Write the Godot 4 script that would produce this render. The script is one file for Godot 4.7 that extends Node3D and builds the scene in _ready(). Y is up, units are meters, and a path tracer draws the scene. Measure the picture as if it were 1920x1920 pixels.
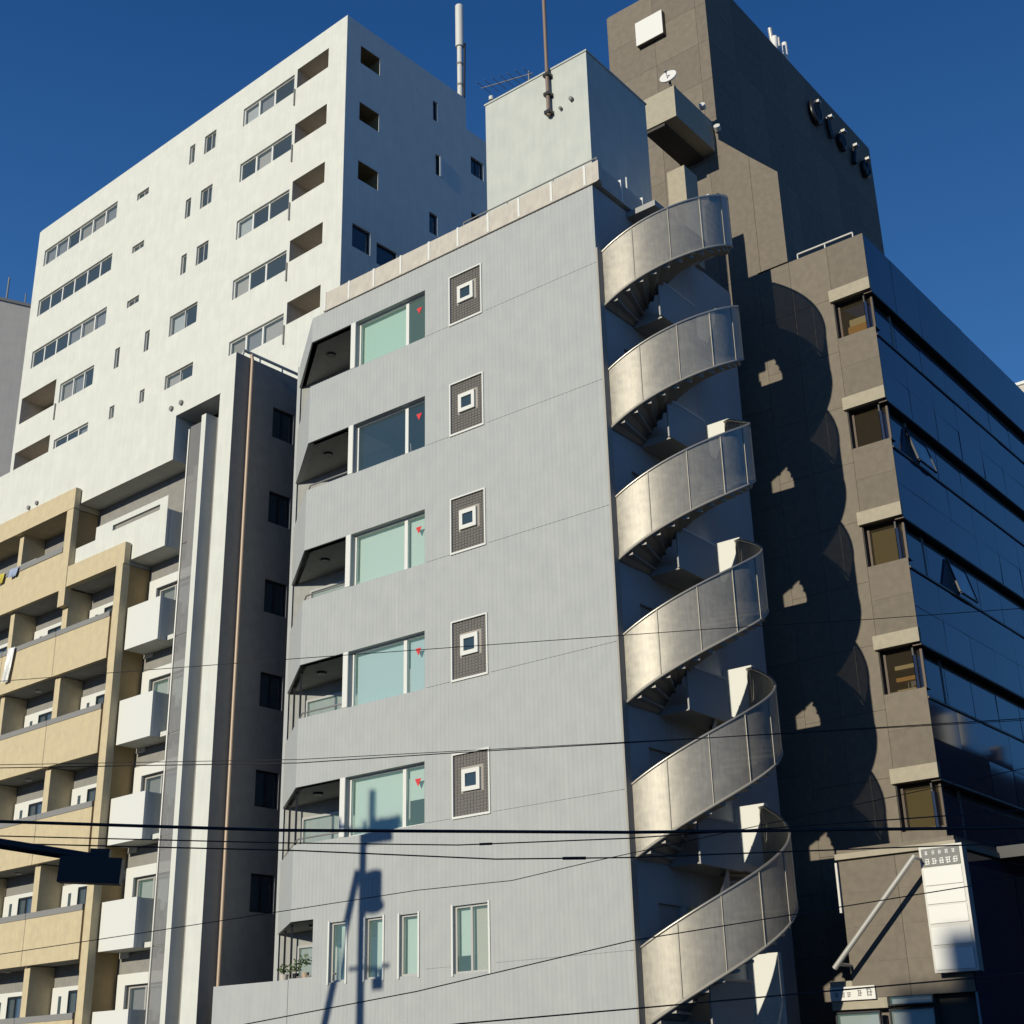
extends Node3D
# Street corner with three blocks: a white tower and balcony block, a ribbed grey block with a round outside stair, a brown stone office block.

var M := {}
var OFF := Vector3.ZERO
var boxes := {}
var used := {}
var rng := RandomNumberGenerator.new()
const SUN := Vector3(0.026, -0.3, -1.0)

func _ready() -> void:
	rng.seed = 71
	var cam := Camera3D.new()
	cam.name = "camera"
	add_child(cam)
	cam.position = Vector3(0, 1.6, 0)
	cam.rotation_degrees = Vector3(22.507, 38.017, -1.427)
	cam.fov = 40.472
	cam.near = 0.1
	cam.far = 900.0
	cam.current = true
	var sky_mat := ProceduralSkyMaterial.new()
	sky_mat.sky_top_color = Color(0.0, 0.185, 0.415)
	sky_mat.sky_horizon_color = Color(0.385, 0.66, 0.95)
	sky_mat.sky_curve = 0.32
	sky_mat.ground_bottom_color = Color(0.22, 0.21, 0.2)
	sky_mat.ground_horizon_color = Color(0.36, 0.4, 0.44)
	sky_mat.sun_angle_max = 1.0
	var sky := Sky.new()
	sky.sky_material = sky_mat
	var env := Environment.new()
	env.background_mode = Environment.BG_SKY
	env.sky = sky
	env.ambient_light_source = Environment.AMBIENT_SOURCE_SKY
	env.tonemap_mode = Environment.TONE_MAPPER_LINEAR
	env.tonemap_exposure = 1.0
	env.sdfgi_enabled = true
	env.ssao_enabled = true
	env.ssil_enabled = true
	var we := WorldEnvironment.new()
	we.name = "world_environment"
	we.environment = env
	add_child(we)
	var sun := DirectionalLight3D.new()
	sun.name = "sun"
	sun.light_energy = 1.4
	sun.light_color = Color(1.0, 0.965, 0.88)
	sun.light_angular_distance = 0.5
	sun.shadow_enabled = true
	add_child(sun)
	sun.basis = Basis.looking_at(SUN.normalized())
	materials()
	setting()
	white_tower()
	balcony_block()
	beige_block()
	grey_building()
	round_stair()
	brown_building()
	far_buildings()
	rooftop_things()
	street_things()

# ---------------------------------------------------------------- helpers

func numbered(n: String) -> String:
	if not used.has(n):
		used[n] = 0
		return n
	used[n] += 1
	return "%s_%03d" % [n, used[n]]

func tag(o: Node, label: String, category: String, group := "") -> void:
	o.set_meta("label", label)
	o.set_meta("category", category)
	if group != "":
		o.set_meta("group", group)

# a thing at its base; the points handed to its parts are in the frame turned by `turn` degrees about the origin
func thing(called: String, label: String, category: String, base: Vector3, turn := 0.0, group := "") -> Node3D:
	var o := Node3D.new()
	o.name = numbered(called)
	add_child(o)
	var b := Basis(Vector3.UP, deg_to_rad(turn))
	o.transform = Transform3D(b, b * base)
	OFF = base
	tag(o, label, category, group)
	return o

func inst(parent: Node, called: String, mesh: Mesh, mat: Material, at := Transform3D.IDENTITY) -> MeshInstance3D:
	var o := MeshInstance3D.new()
	o.name = called
	o.mesh = mesh
	o.material_override = mat
	o.transform = at
	o.cast_shadow = GeometryInstance3D.SHADOW_CASTING_SETTING_ON
	parent.add_child(o, true)
	return o

func box_mesh(s: Vector3) -> BoxMesh:
	var k := "%.3f %.3f %.3f" % [s.x, s.y, s.z]
	if not boxes.has(k):
		var b := BoxMesh.new()
		b.size = s
		boxes[k] = b
	return boxes[k]

func front(z: float) -> Transform3D:
	return Transform3D(Basis.IDENTITY, Vector3(0, 0, z))

func side(x: float) -> Transform3D:   # faces +x; u runs along -z
	return Transform3D(Basis(Vector3(0, 0, -1), Vector3(0, 1, 0), Vector3(1, 0, 0)), Vector3(x, 0, 0))

func fbox(parent: Node, called: String, mat: Material, f: Transform3D, a: Vector3, b: Vector3) -> MeshInstance3D:
	var s := (b - a).abs()
	return inst(parent, called, box_mesh(s), mat, Transform3D(f.basis, f * ((a + b) * 0.5) - OFF))

func wbox(parent: Node, called: String, mat: Material, a: Vector3, b: Vector3) -> MeshInstance3D:
	return fbox(parent, called, mat, Transform3D.IDENTITY, a, b)

func quad(st: SurfaceTool, p: Array, n: Vector3) -> void:
	var order := [0, 1, 2, 0, 2, 3]
	var face: Vector3 = (p[1] - p[0]).cross(p[2] - p[0])
	if face.dot(n) > 0.0:   # Godot's front faces run clockwise
		order = [0, 2, 1, 0, 3, 2]
	for i in order:
		st.set_normal(n)
		st.add_vertex(p[i])

func st_box(st: SurfaceTool, f: Transform3D, a: Vector3, b: Vector3) -> void:
	var c := []
	for i in 8:
		c.append(f * Vector3(b.x if i & 1 else a.x, b.y if i & 2 else a.y, b.z if i & 4 else a.z) - OFF)
	var x := f.basis.x
	var y := f.basis.y
	var z := f.basis.z
	quad(st, [c[4], c[5], c[7], c[6]], z)
	quad(st, [c[0], c[2], c[3], c[1]], -z)
	quad(st, [c[1], c[3], c[7], c[5]], x)
	quad(st, [c[0], c[4], c[6], c[2]], -x)
	quad(st, [c[2], c[6], c[7], c[3]], y)
	quad(st, [c[0], c[1], c[5], c[4]], -y)

func new_st() -> SurfaceTool:
	var st := SurfaceTool.new()
	st.begin(Mesh.PRIMITIVE_TRIANGLES)
	return st

func strip(st: SurfaceTool, f: Transform3D, u0: float, v0: float, n0: float, u1: float, v1: float, n1: float) -> void:
	var p0 := f * Vector3(u0, v0, n0) - OFF
	var p1 := f * Vector3(u1, v0, n1) - OFF
	var p2 := f * Vector3(u1, v1, n1) - OFF
	var p3 := f * Vector3(u0, v1, n0) - OFF
	var n := f.basis * Vector3(n0 - n1, 0, u1 - u0).normalized()
	quad(st, [p0, p1, p2, p3], n)

# a wall sheet with openings; every opening gets its reveals. holes: [u0, v0, u1, v1, depth, closed sides = "lrtb"]
func wall(parent: Node, called: String, mat: Material, f: Transform3D, r: Array, holes: Array, depth := 0.16, rib := 0.0, groove := 0.014) -> MeshInstance3D:
	var us := [r[0], r[2]]
	var vs := [r[1], r[3]]
	for h in holes:
		for i in [0, 2]:
			if h[i] > r[0] + 1e-4 and h[i] < r[2] - 1e-4:
				us.append(h[i])
		for i in [1, 3]:
			if h[i] > r[1] + 1e-4 and h[i] < r[3] - 1e-4:
				vs.append(h[i])
	us.sort()
	vs.sort()
	var st := new_st()
	for j in vs.size() - 1:
		var v0: float = vs[j]
		var v1: float = vs[j + 1]
		if v1 - v0 < 1e-4:
			continue
		var run := -1
		for i in us.size():
			var solid := false
			if i < us.size() - 1 and us[i + 1] - us[i] > 1e-5:
				solid = true
				for h in holes:
					if (us[i] + us[i + 1]) * 0.5 > h[0] and (us[i] + us[i + 1]) * 0.5 < h[2] and (v0 + v1) * 0.5 > h[1] and (v0 + v1) * 0.5 < h[3]:
						solid = false
						break
			elif i < us.size() - 1:
				continue
			if solid and run < 0:
				run = i
			elif not solid and run >= 0:
				var a: float = us[run]
				var b: float = us[i]
				if rib <= 0.0:
					strip(st, f, a, v0, 0, b, v1, 0)
				else:
					var k := int(floor((a - r[0]) / rib))
					var u := a
					while u < b - 1e-4:
						var e := r[0] + (k + 1) * rib as float
						var flat := e - rib * 0.3
						var lo := e - rib * 0.22
						var hi := e - rib * 0.08
						for s in [[e - rib, flat, 0.0, 0.0], [flat, lo, 0.0, -groove], [lo, hi, -groove, -groove], [hi, e, -groove, 0.0]]:
							var c := maxf(u, s[0])
							var d := minf(b, s[1])
							if d - c > 1e-4:
								var span: float = s[1] - s[0]
								strip(st, f, c, v0, lerpf(s[2], s[3], (c - s[0]) / span), d, v1, lerpf(s[2], s[3], (d - s[0]) / span))
						u = e
						k += 1
				run = -1
	for h in holes:
		var dp: float = h[4] if h.size() > 4 else depth
		var sides: String = h[5] if h.size() > 5 else "lrtb"
		var c := []
		for q in [[h[0], h[1]], [h[2], h[1]], [h[2], h[3]], [h[0], h[3]]]:
			c.append([f * Vector3(q[0], q[1], 0) - OFF, f * Vector3(q[0], q[1], -dp) - OFF])
		var x := f.basis.x
		var y := f.basis.y
		if "b" in sides: quad(st, [c[0][0], c[1][0], c[1][1], c[0][1]], y)
		if "r" in sides: quad(st, [c[1][0], c[2][0], c[2][1], c[1][1]], -x)
		if "t" in sides: quad(st, [c[2][0], c[3][0], c[3][1], c[2][1]], -y)
		if "l" in sides: quad(st, [c[3][0], c[0][0], c[0][1], c[3][1]], x)
	return inst(parent, called, st.commit(), mat)

# the five inner faces of a loggia or niche
func liner(parent: Node, mat: Material, f: Transform3D, r: Array, depth: float) -> void:
	var st := new_st()
	var c := []
	for q in [[r[0], r[1]], [r[2], r[1]], [r[2], r[3]], [r[0], r[3]]]:
		c.append([f * Vector3(q[0], q[1], -0.02) - OFF, f * Vector3(q[0], q[1], -depth) - OFF])
	var x := f.basis.x
	var y := f.basis.y
	quad(st, [c[0][0], c[1][0], c[1][1], c[0][1]], y)
	quad(st, [c[1][0], c[2][0], c[2][1], c[1][1]], -x)
	quad(st, [c[2][0], c[3][0], c[3][1], c[2][1]], -y)
	quad(st, [c[3][0], c[0][0], c[0][1], c[3][1]], x)
	quad(st, [c[0][1], c[1][1], c[2][1], c[3][1]], f.basis.z)
	inst(parent, "loggia_lining", st.commit(), mat)

# a window as a part: frame and panes (and a blind or curtain behind) are its sub-parts
func window(parent: Node, f: Transform3D, r: Array, n: float, o: Dictionary = {}) -> Node3D:
	var keep := OFF
	var w := Node3D.new()
	w.name = "window"
	parent.add_child(w, true)
	var mid := f * Vector3((r[0] + r[2]) * 0.5, r[1], n)
	w.position = mid - OFF
	OFF = mid
	var fw: float = o.get("fw", 0.05)
	var mulls: Array = o.get("mulls", [])
	var frame_mat: Material = o.get("frame", M.alu)
	var st := new_st()
	st_box(st, f, Vector3(r[0], r[1], n - 0.04), Vector3(r[2], r[1] + fw, n + 0.03))
	st_box(st, f, Vector3(r[0], r[3] - fw, n - 0.04), Vector3(r[2], r[3], n + 0.03))
	st_box(st, f, Vector3(r[0], r[1] + fw, n - 0.04), Vector3(r[0] + fw, r[3] - fw, n + 0.03))
	st_box(st, f, Vector3(r[2] - fw, r[1] + fw, n - 0.04), Vector3(r[2], r[3] - fw, n + 0.03))
	var cuts := [r[0] + fw]
	for m in mulls:
		var mw: float = o.get("mw", 0.05)
		st_box(st, f, Vector3(m - mw * 0.5, r[1] + fw, n - 0.035), Vector3(m + mw * 0.5, r[3] - fw, n + 0.025))
		cuts.append(m - mw * 0.5)
		cuts.append(m + mw * 0.5)
	cuts.append(r[2] - fw)
	inst(w, "frame", st.commit(), frame_mat)
	var back: Array = o.get("back", [])
	for i in cuts.size() / 2:
		var a: float = cuts[i * 2]
		var b: float = cuts[i * 2 + 1]
		var q := QuadMesh.new()
		q.size = Vector2(b - a, r[3] - r[1] - fw * 2.0)
		inst(w, "pane", q, o.get("glass", M.glass), Transform3D(f.basis, f * Vector3((a + b) * 0.5, (r[1] + r[3]) * 0.5, n - 0.005 + 0.006 * (i % 2)) - OFF))
		if back.size() > 0:
			var k = back[i % back.size()]
			if k is Array:      # [material, share of the height left open at the foot, share from the left]
				var lo: float = r[1] + fw + (r[3] - r[1] - fw * 2) * k[1]
				var le: float = a + (b - a) * (k[2] if k.size() > 2 else 0.0)
				fbox(w, "blind", k[0], f, Vector3(le, lo, n - 0.13), Vector3(b, r[3] - fw * 0.5, n - 0.11))
			elif k != null:
				fbox(w, "curtain", k, f, Vector3(a, r[1] + fw * 0.5, n - 0.13), Vector3(b, r[3] - fw * 0.5, n - 0.11))
	OFF = keep
	return w

func tube(parent: Node, called: String, mat: Material, pts: Array, r: float, sides := 8, r_end := -1.0) -> MeshInstance3D:
	var st := new_st()
	st.set_smooth_group(0)
	var rings := []
	var side_v := Vector3.ZERO
	for i in pts.size():
		var t: Vector3 = (pts[mini(i + 1, pts.size() - 1)] - pts[maxi(i - 1, 0)]).normalized()
		if side_v == Vector3.ZERO:
			side_v = t.cross(Vector3.UP if absf(t.y) < 0.9 else Vector3.RIGHT).normalized()
		side_v = (side_v - t * side_v.dot(t)).normalized()
		var up := t.cross(side_v)
		var rr := r if r_end < 0 else lerpf(r, r_end, float(i) / (pts.size() - 1))
		var ring := []
		for k in sides:
			var a := TAU * k / sides
			var d := side_v * cos(a) + up * sin(a)
			ring.append([pts[i] + d * rr - OFF, d])
		rings.append(ring)
	for i in pts.size() - 1:
		for k in sides:
			var q := [rings[i][k], rings[i][(k + 1) % sides], rings[i + 1][(k + 1) % sides], rings[i + 1][k]]
			var order := [0, 1, 2, 0, 2, 3]
			if ((q[1][0] - q[0][0]) as Vector3).cross(q[2][0] - q[0][0]).dot(q[0][1]) > 0:
				order = [0, 2, 1, 0, 3, 2]
			for m in order:
				st.set_normal(q[m][1])
				st.add_vertex(q[m][0])
	for e in [0, pts.size() - 1]:
		var n: Vector3 = ((pts[0] - pts[1]) if e == 0 else (pts[e] - pts[e - 1])).normalized()
		for k in range(1, sides - 1):
			var tri := [rings[e][0][0], rings[e][k][0], rings[e][k + 1][0]]
			if ((tri[1] - tri[0]) as Vector3).cross(tri[2] - tri[0]).dot(n) > 0:
				tri = [tri[0], tri[2], tri[1]]
			for p in tri:
				st.set_normal(n)
				st.add_vertex(p)
	return inst(parent, called, st.commit(), mat)

# a flat slab from a plan outline [x, z] between two heights
func slab(parent: Node, called: String, mat: Material, plan: Array, y0: float, y1: float) -> MeshInstance3D:
	var st := new_st()
	var poly := PackedVector2Array()
	for p in plan:
		poly.append(Vector2(p[0], p[1]))
	var idx := Geometry2D.triangulate_polygon(poly)
	for k in idx.size() / 3:
		for lvl in [[y0, Vector3.DOWN], [y1, Vector3.UP]]:
			var t := []
			for m in 3:
				var p := poly[idx[k * 3 + m]]
				t.append(Vector3(p.x, lvl[0], p.y) - OFF)
			if (t[1] - t[0]).cross(t[2] - t[0]).dot(lvl[1]) > 0:
				t = [t[0], t[2], t[1]]
			for v in t:
				st.set_normal(lvl[1])
				st.add_vertex(v)
	var mid := Vector2.ZERO
	for p in poly:
		mid += p / poly.size()
	for i in poly.size():
		var a := poly[i]
		var b := poly[(i + 1) % poly.size()]
		var n := Vector3(b.y - a.y, 0, a.x - b.x).normalized()
		if n.dot(Vector3((a.x + b.x) * 0.5 - mid.x, 0, (a.y + b.y) * 0.5 - mid.y)) < 0:
			n = -n
		quad(st, [Vector3(a.x, y0, a.y) - OFF, Vector3(b.x, y0, b.y) - OFF, Vector3(b.x, y1, b.y) - OFF, Vector3(a.x, y1, a.y) - OFF], n)
	return inst(parent, called, st.commit(), mat)

func cylinder(parent: Node, called: String, mat: Material, at: Vector3, r: float, h: float, axis := Vector3.UP, r_top := -1.0) -> MeshInstance3D:
	var c := CylinderMesh.new()
	c.bottom_radius = r
	c.top_radius = r if r_top < 0 else r_top
	c.height = h
	c.radial_segments = 20
	c.rings = 1
	var b := Basis.IDENTITY
	if absf(axis.normalized().y) < 0.999:
		var x := axis.cross(Vector3.UP).normalized()
		b = Basis(x, axis.normalized(), x.cross(axis.normalized()))
	return inst(parent, called, c, mat, Transform3D(b, at - OFF))

# ---------------------------------------------------------------- materials

func lin(r: float, g: float, b: float) -> Color:
	return Color(r, g, b).linear_to_srgb()

func speckle(base: Color, spread: float, scale: float, seed_n: int, streak := 1.0) -> ImageTexture:
	var size := 512
	var a := FastNoiseLite.new()
	a.seed = seed_n
	a.frequency = 0.012
	a.fractal_octaves = 5
	var b := FastNoiseLite.new()
	b.seed = seed_n + 9
	b.frequency = 0.18
	b.fractal_octaves = 2
	var s := FastNoiseLite.new()
	s.seed = seed_n + 5
	s.frequency = 0.02
	s.fractal_octaves = 4
	var im := Image.create(size, size, false, Image.FORMAT_RGB8)
	for y in size:
		for x in size:
			# blend over the seams so that the tile repeats without an edge
			var fx := clampf((x - size * 0.75) / (size * 0.25), 0, 1)
			var fy := clampf((y - size * 0.75) / (size * 0.25), 0, 1)
			var n := lerpf(lerpf(a.get_noise_2d(x, y), a.get_noise_2d(x - size, y), fx), lerpf(a.get_noise_2d(x, y - size), a.get_noise_2d(x - size, y - size), fx), fy)
			var m := lerpf(s.get_noise_2d(x * 3.0, y * 0.22), s.get_noise_2d((x - size) * 3.0, y * 0.22), fx) * streak
			var v := 1.0 + spread * (n * 1.1 + b.get_noise_2d(x, y) * scale + m * 0.8)
			im.set_pixel(x, y, Color(clampf(base.r * v, 0, 1), clampf(base.g * v, 0, 1), clampf(base.b * v * (1.0 - 0.25 * spread * n), 0, 1)).linear_to_srgb())
	return ImageTexture.create_from_image(im)

func plain(r: float, g: float, b: float, rough := 0.8, metal := 0.0) -> StandardMaterial3D:
	var m := StandardMaterial3D.new()
	m.albedo_color = lin(r, g, b)
	m.roughness = rough
	m.metallic = metal
	return m

func grained(r: float, g: float, b: float, spread: float, metres: float, seed_n: int, rough := 0.85, fine := 0.35, streak := 1.0) -> StandardMaterial3D:
	var m := StandardMaterial3D.new()
	m.albedo_texture = speckle(Color(r, g, b), spread, fine, seed_n, streak)
	m.roughness = rough
	m.metallic_specular = 0.15
	m.uv1_triplanar = true
	m.uv1_world_triplanar = true
	m.uv1_scale = Vector3.ONE / metres
	return m

func glass(r: float, g: float, b: float, alpha: float) -> StandardMaterial3D:
	var m := StandardMaterial3D.new()
	m.transparency = BaseMaterial3D.TRANSPARENCY_ALPHA
	m.albedo_color = Color(lin(r, g, b), alpha)
	m.roughness = 0.03
	m.metallic_specular = 0.6
	return m

func materials() -> void:
	M.white = grained(0.57, 0.585, 0.545, 0.07, 6.0, 3, 0.8, 0.2)
	M.white_trim = plain(0.61, 0.62, 0.59, 0.6)
	M.grey_rib = grained(0.368, 0.386, 0.388, 0.06, 5.0, 11, 0.7, 0.2)
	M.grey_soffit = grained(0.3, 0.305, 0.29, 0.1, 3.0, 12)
	M.cream = grained(0.47, 0.44, 0.39, 0.12, 2.5, 17)
	M.mint = grained(0.45, 0.475, 0.445, 0.07, 5.0, 21)
	M.beige = grained(0.5, 0.425, 0.28, 0.09, 2.4, 31)
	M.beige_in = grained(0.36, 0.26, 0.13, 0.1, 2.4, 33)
	M.stone = [grained(0.175, 0.153, 0.125, 0.13, 1.6, 41, 0.75, 0.8, 0.25), grained(0.186, 0.163, 0.132, 0.13, 1.9, 42, 0.75, 0.8, 0.25), grained(0.166, 0.146, 0.12, 0.13, 1.7, 43, 0.75, 0.8, 0.25)]
	M.stone_pale = grained(0.35, 0.32, 0.25, 0.1, 1.5, 47, 0.7, 0.6, 0.4)
	M.stone_back = plain(0.05, 0.045, 0.04)
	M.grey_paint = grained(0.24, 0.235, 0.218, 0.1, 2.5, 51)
	M.far_grey = grained(0.5, 0.47, 0.42, 0.1, 8.0, 77)
	M.loggia = grained(0.42, 0.385, 0.33, 0.1, 2.0, 53)
	M.mid_grey = plain(0.2, 0.2, 0.195)
	M.alu = plain(0.45, 0.445, 0.42, 0.45, 0.3)
	M.dark_frame = plain(0.03, 0.03, 0.032, 0.4, 0.3)
	M.bronze = plain(0.06, 0.045, 0.035, 0.4, 0.5)
	M.black = plain(0.012, 0.012, 0.014, 0.35)
	M.room = plain(0.2, 0.19, 0.17)
	M.curtain = [plain(0.55, 0.53, 0.48), plain(0.3, 0.31, 0.32), plain(0.42, 0.4, 0.34), plain(0.62, 0.66, 0.64)]
	M.blind_green = plain(0.36, 0.52, 0.44, 0.7)
	M.blind_pale = plain(0.43, 0.54, 0.49, 0.7)
	M.blind_sky = plain(0.35, 0.47, 0.5, 0.7)
	M.orange = plain(0.5, 0.25, 0.045)
	M.yellowish = plain(0.55, 0.43, 0.2)
	M.ochre = plain(0.17, 0.125, 0.035)
	M.glass = glass(0.12, 0.17, 0.2, 0.35)
	M.glass_green = glass(0.3, 0.5, 0.45, 0.22)
	M.glass_tint = glass(0.05, 0.09, 0.12, 0.55)
	M.glass_bronze = glass(0.05, 0.04, 0.025, 0.5)
	M.curtain_wall = [plain(0.02, 0.035, 0.08, 0.05), plain(0.018, 0.032, 0.075, 0.07), plain(0.024, 0.04, 0.085, 0.06)]
	for m in M.curtain_wall:
		m.metallic_specular = 0.55
	M.tile = plain(0.125, 0.115, 0.105, 0.45)
	M.grout = plain(0.3, 0.28, 0.25)
	M.steel = grained(0.3, 0.283, 0.245, 0.24, 1.7, 61, 0.5, 0.4, 0.9)
	M.steel.metallic = 0.35
	M.steel.metallic_specular = 0.5
	M.steel.transparency = BaseMaterial3D.TRANSPARENCY_ALPHA
	M.steel.albedo_color = Color(1, 1, 1, 0.95)
	M.rail = plain(0.5, 0.47, 0.41, 0.4, 0.7)
	M.post = plain(0.33, 0.31, 0.26, 0.5, 0.4)
	M.stair_dark = plain(0.3, 0.285, 0.25, 0.6, 0.2)
	M.stair_grey = plain(0.3, 0.305, 0.3, 0.7)
	M.copper = plain(0.42, 0.32, 0.235, 0.5, 0.1)
	M.pipe_white = plain(0.55, 0.55, 0.52, 0.5)
	M.red = plain(0.55, 0.03, 0.03, 0.5)
	M.asphalt = grained(0.05, 0.05, 0.052, 0.25, 4.0, 71, 0.9, 0.8, 0.0)
	M.paving = grained(0.2, 0.195, 0.18, 0.15, 2.0, 73, 0.9, 0.6, 0.0)
	M.paint = plain(0.75, 0.75, 0.72)
	M.concrete = grained(0.2, 0.197, 0.187, 0.12, 3.0, 75)
	M.rust_pole = plain(0.2, 0.15, 0.12, 0.6, 0.2)
	M.yellow_cloth = plain(0.5, 0.42, 0.06)
	M.blue_cloth = plain(0.3, 0.36, 0.5)
	M.leaf = plain(0.06, 0.1, 0.03)
	M.rubber = plain(0.015, 0.014, 0.015, 0.5)
	M.frosted = glass(0.24, 0.235, 0.22, 0.6)
	M.frosted.roughness = 0.35
	M.sign_white = plain(0.68, 0.68, 0.65, 0.35)

# ---------------------------------------------------------------- the setting

func setting() -> void:
	OFF = Vector3.ZERO
	var g := wbox(self, "ground", M.concrete, Vector3(-420, -0.5, -420), Vector3(420, -0.13, 420))
	g.set_meta("kind", "structure")
	var r := wbox(self, "road", M.asphalt, Vector3(-200, -0.126, -19.0), Vector3(200, -0.12, 6.0))
	r.set_meta("kind", "structure")
	var r2 := wbox(self, "side_road", M.asphalt, Vector3(-10.5, -0.126, -200), Vector3(-2.5, -0.12, -19.0))
	r2.set_meta("kind", "structure")
	for p in [[Vector3(-200, -0.13, -75), Vector3(-10.6, 0.0, -19.1)], [Vector3(-2.4, -0.13, -75), Vector3(200, 0.0, -19.1)], [Vector3(-200, -0.13, 6.1), Vector3(200, 0.0, 60)]]:
		var s := wbox(self, "pavement", M.paving, p[0], p[1])
		s.name = numbered("pavement") if not has_node("pavement") else "pavement"
		s.set_meta("kind", "structure")
	for k in 40:
		if k % 2 == 0:
			var l := wbox(self, "lane_marking", M.paint, Vector3(-80 + k * 4.0, -0.118, -6.6), Vector3(-77 + k * 4.0, -0.114, -6.45))
			l.set_meta("kind", "structure")

# ---------------------------------------------------------------- the white tower

func white_tower() -> void:
	var z := -30.5
	var t := thing("white_tower", "tall white rendered apartment tower with loggias and rows of small windows", "building", Vector3(-46, 0, -35), -2.5)
	var f := front(z)
	var holes := []
	var wins := []
	for k in 5:
		var lo := 42.03 - 2.88 * k
		var wt := 41.88 - 2.94 * k
		holes.append([-37.5, lo - 1.0, -35.52, lo, 0.02])
		liner(t, M.loggia, f, [-37.5, lo - 1.0, -35.52, lo], 1.3)
		holes.append([-41.1, wt - 0.95, -37.68, wt])
		wins.append([[-41.1, wt - 0.95, -37.68, wt], [-40.1, -39.05], 0.1])
		if k < 3:
			for q in [[-44.95, wt - 1.03, -44.56, wt - 0.02], [-43.85, wt - 1.02, -43.02, wt - 0.04], [-48.95, wt - 1.07, -48.03, wt - 0.7]]:
				holes.append(q)
				wins.append([q, [(q[0] + q[2]) * 0.5] if q[2] - q[0] > 0.5 else [], 0.05])
			var q2 := [-57.0, wt - 1.2, -50.62, wt - 0.25]
			holes.append(q2)
			wins.append([q2, [-56.0, -54.95, -53.9, -52.8, -51.7], 0.09])
		else:
			for q in [[-45.45, wt - 1.0, -43.5, wt + 0.02], [-47.27, wt - 1.05, -46.92, wt - 0.02], [-49.55, wt - 1.05, -49.18, wt - 0.02], [-54.0, wt - 1.2, -51.2, wt - 0.18]]:
				holes.append(q)
				wins.append([q, [-53.0, -52.1] if q[0] == -54.0 else ([(q[0] + q[2]) * 0.5] if q[2] - q[0] > 0.5 else []), 0.07])
			holes.append([-57.45, wt - 1.15, -54.4, wt + 0.25, 0.02])
			liner(t, M.loggia, f, [-57.45, wt - 1.15, -54.4, wt + 0.25], 1.3)
	wall(t, "wall", M.white, f, [-57.6, 0, -34.4, 43.1], holes)
	for w in wins:
		var back := []
		for i in 6:
			var pick := rng.randi() % 8
			back.append(M.curtain[pick] if pick < 4 else null)
		window(t, f, w[0], -0.12, {"mulls": w[1], "mw": w[2], "fw": 0.05, "frame": M.white_trim if w[0][2] - w[0][0] > 2.0 else M.alu, "back": back})
	# loggia backs, partitions with their drain pipes
	for k in 5:
		var lo := 42.03 - 2.88 * k
		tube(t, "drain_pipe", M.mid_grey, [Vector3(-37.6, lo - 1.85, z + 0.04), Vector3(-37.6, lo - 1.0, z + 0.04)], 0.035, 6)
		if k >= 3:
			var wt := 41.88 - 2.94 * k
			tube(t, "drain_pipe", M.mid_grey, [Vector3(-54.2, wt - 2.0, z + 0.04), Vector3(-54.2, wt - 1.15, z + 0.04)], 0.035, 6)
	# the shaded side
	var s := side(-34.4)
	var sh := []
	var sw := []
	for k in 3:
		sh.append([31.28, 41.1 - 2.9 * k, 32.38, 42.0 - 2.9 * k, 0.02])
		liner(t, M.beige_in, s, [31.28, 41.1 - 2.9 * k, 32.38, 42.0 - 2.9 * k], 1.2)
	for q in [[35.6, 40.72, 35.88, 41.75], [35.75, 37.93, 36.2, 39.0], [35.37, 34.8, 35.86, 35.82], [31.05, 32.03, 32.02, 33.1], [32.37, 31.85, 33.5, 32.85]]:
		sh.append(q)
		sw.append(q)
	wall(t, "wall", M.white, s, [30.5, 0, 37.75, 43.1], sh)
	for q in sw:
		window(t, s, q, -0.12, {"mulls": [], "frame": M.dark_frame, "glass": M.glass_tint})
	fbox(t, "shutter", M.white_trim, s, Vector3(36.02, 37.95, -0.06), Vector3(36.17, 38.98, 0.02))
	var sh2 := [[38.02, 39.18, 38.85, 40.12], [38.0, 36.2, 38.85, 37.15]]
	wall(t, "wall", M.white, s, [37.75, 0, 44.0, 41.45], sh2)
	for q in sh2:
		window(t, s, q, -0.12, {"mulls": [38.43], "frame": M.dark_frame, "glass": M.glass_tint})
	wbox(t, "roof", M.concrete, Vector3(-57.6, 42.5, -37.75), Vector3(-34.55, 42.7, -30.65))
	wbox(t, "roof", M.concrete, Vector3(-57.6, 41.2, -44.0), Vector3(-34.55, 41.3, -37.75))
	wbox(t, "wall", M.white, Vector3(-57.6, 41.45, -37.75), Vector3(-34.41, 43.09, -37.6))
	wbox(t, "wall", M.white, Vector3(-57.75, 0, -44.0), Vector3(-57.6, 43.08, -30.51))
	wbox(t, "wall", M.white, Vector3(-57.6, 0, -44.15), Vector3(-34.41, 41.44, -44.0))
	for k in 6:
		wbox(t, "floor_slab", M.room, Vector3(-57.5, 42.15 - 2.9 * k, -37.5), Vector3(-34.6, 42.3 - 2.9 * k, -30.66))
	wbox(t, "inner_wall", M.room, Vector3(-57.5, 24, -34.6), Vector3(-34.7, 42.4, -34.5))

# ---------------------------------------------------------------- the white balcony block beside the grey building

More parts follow.
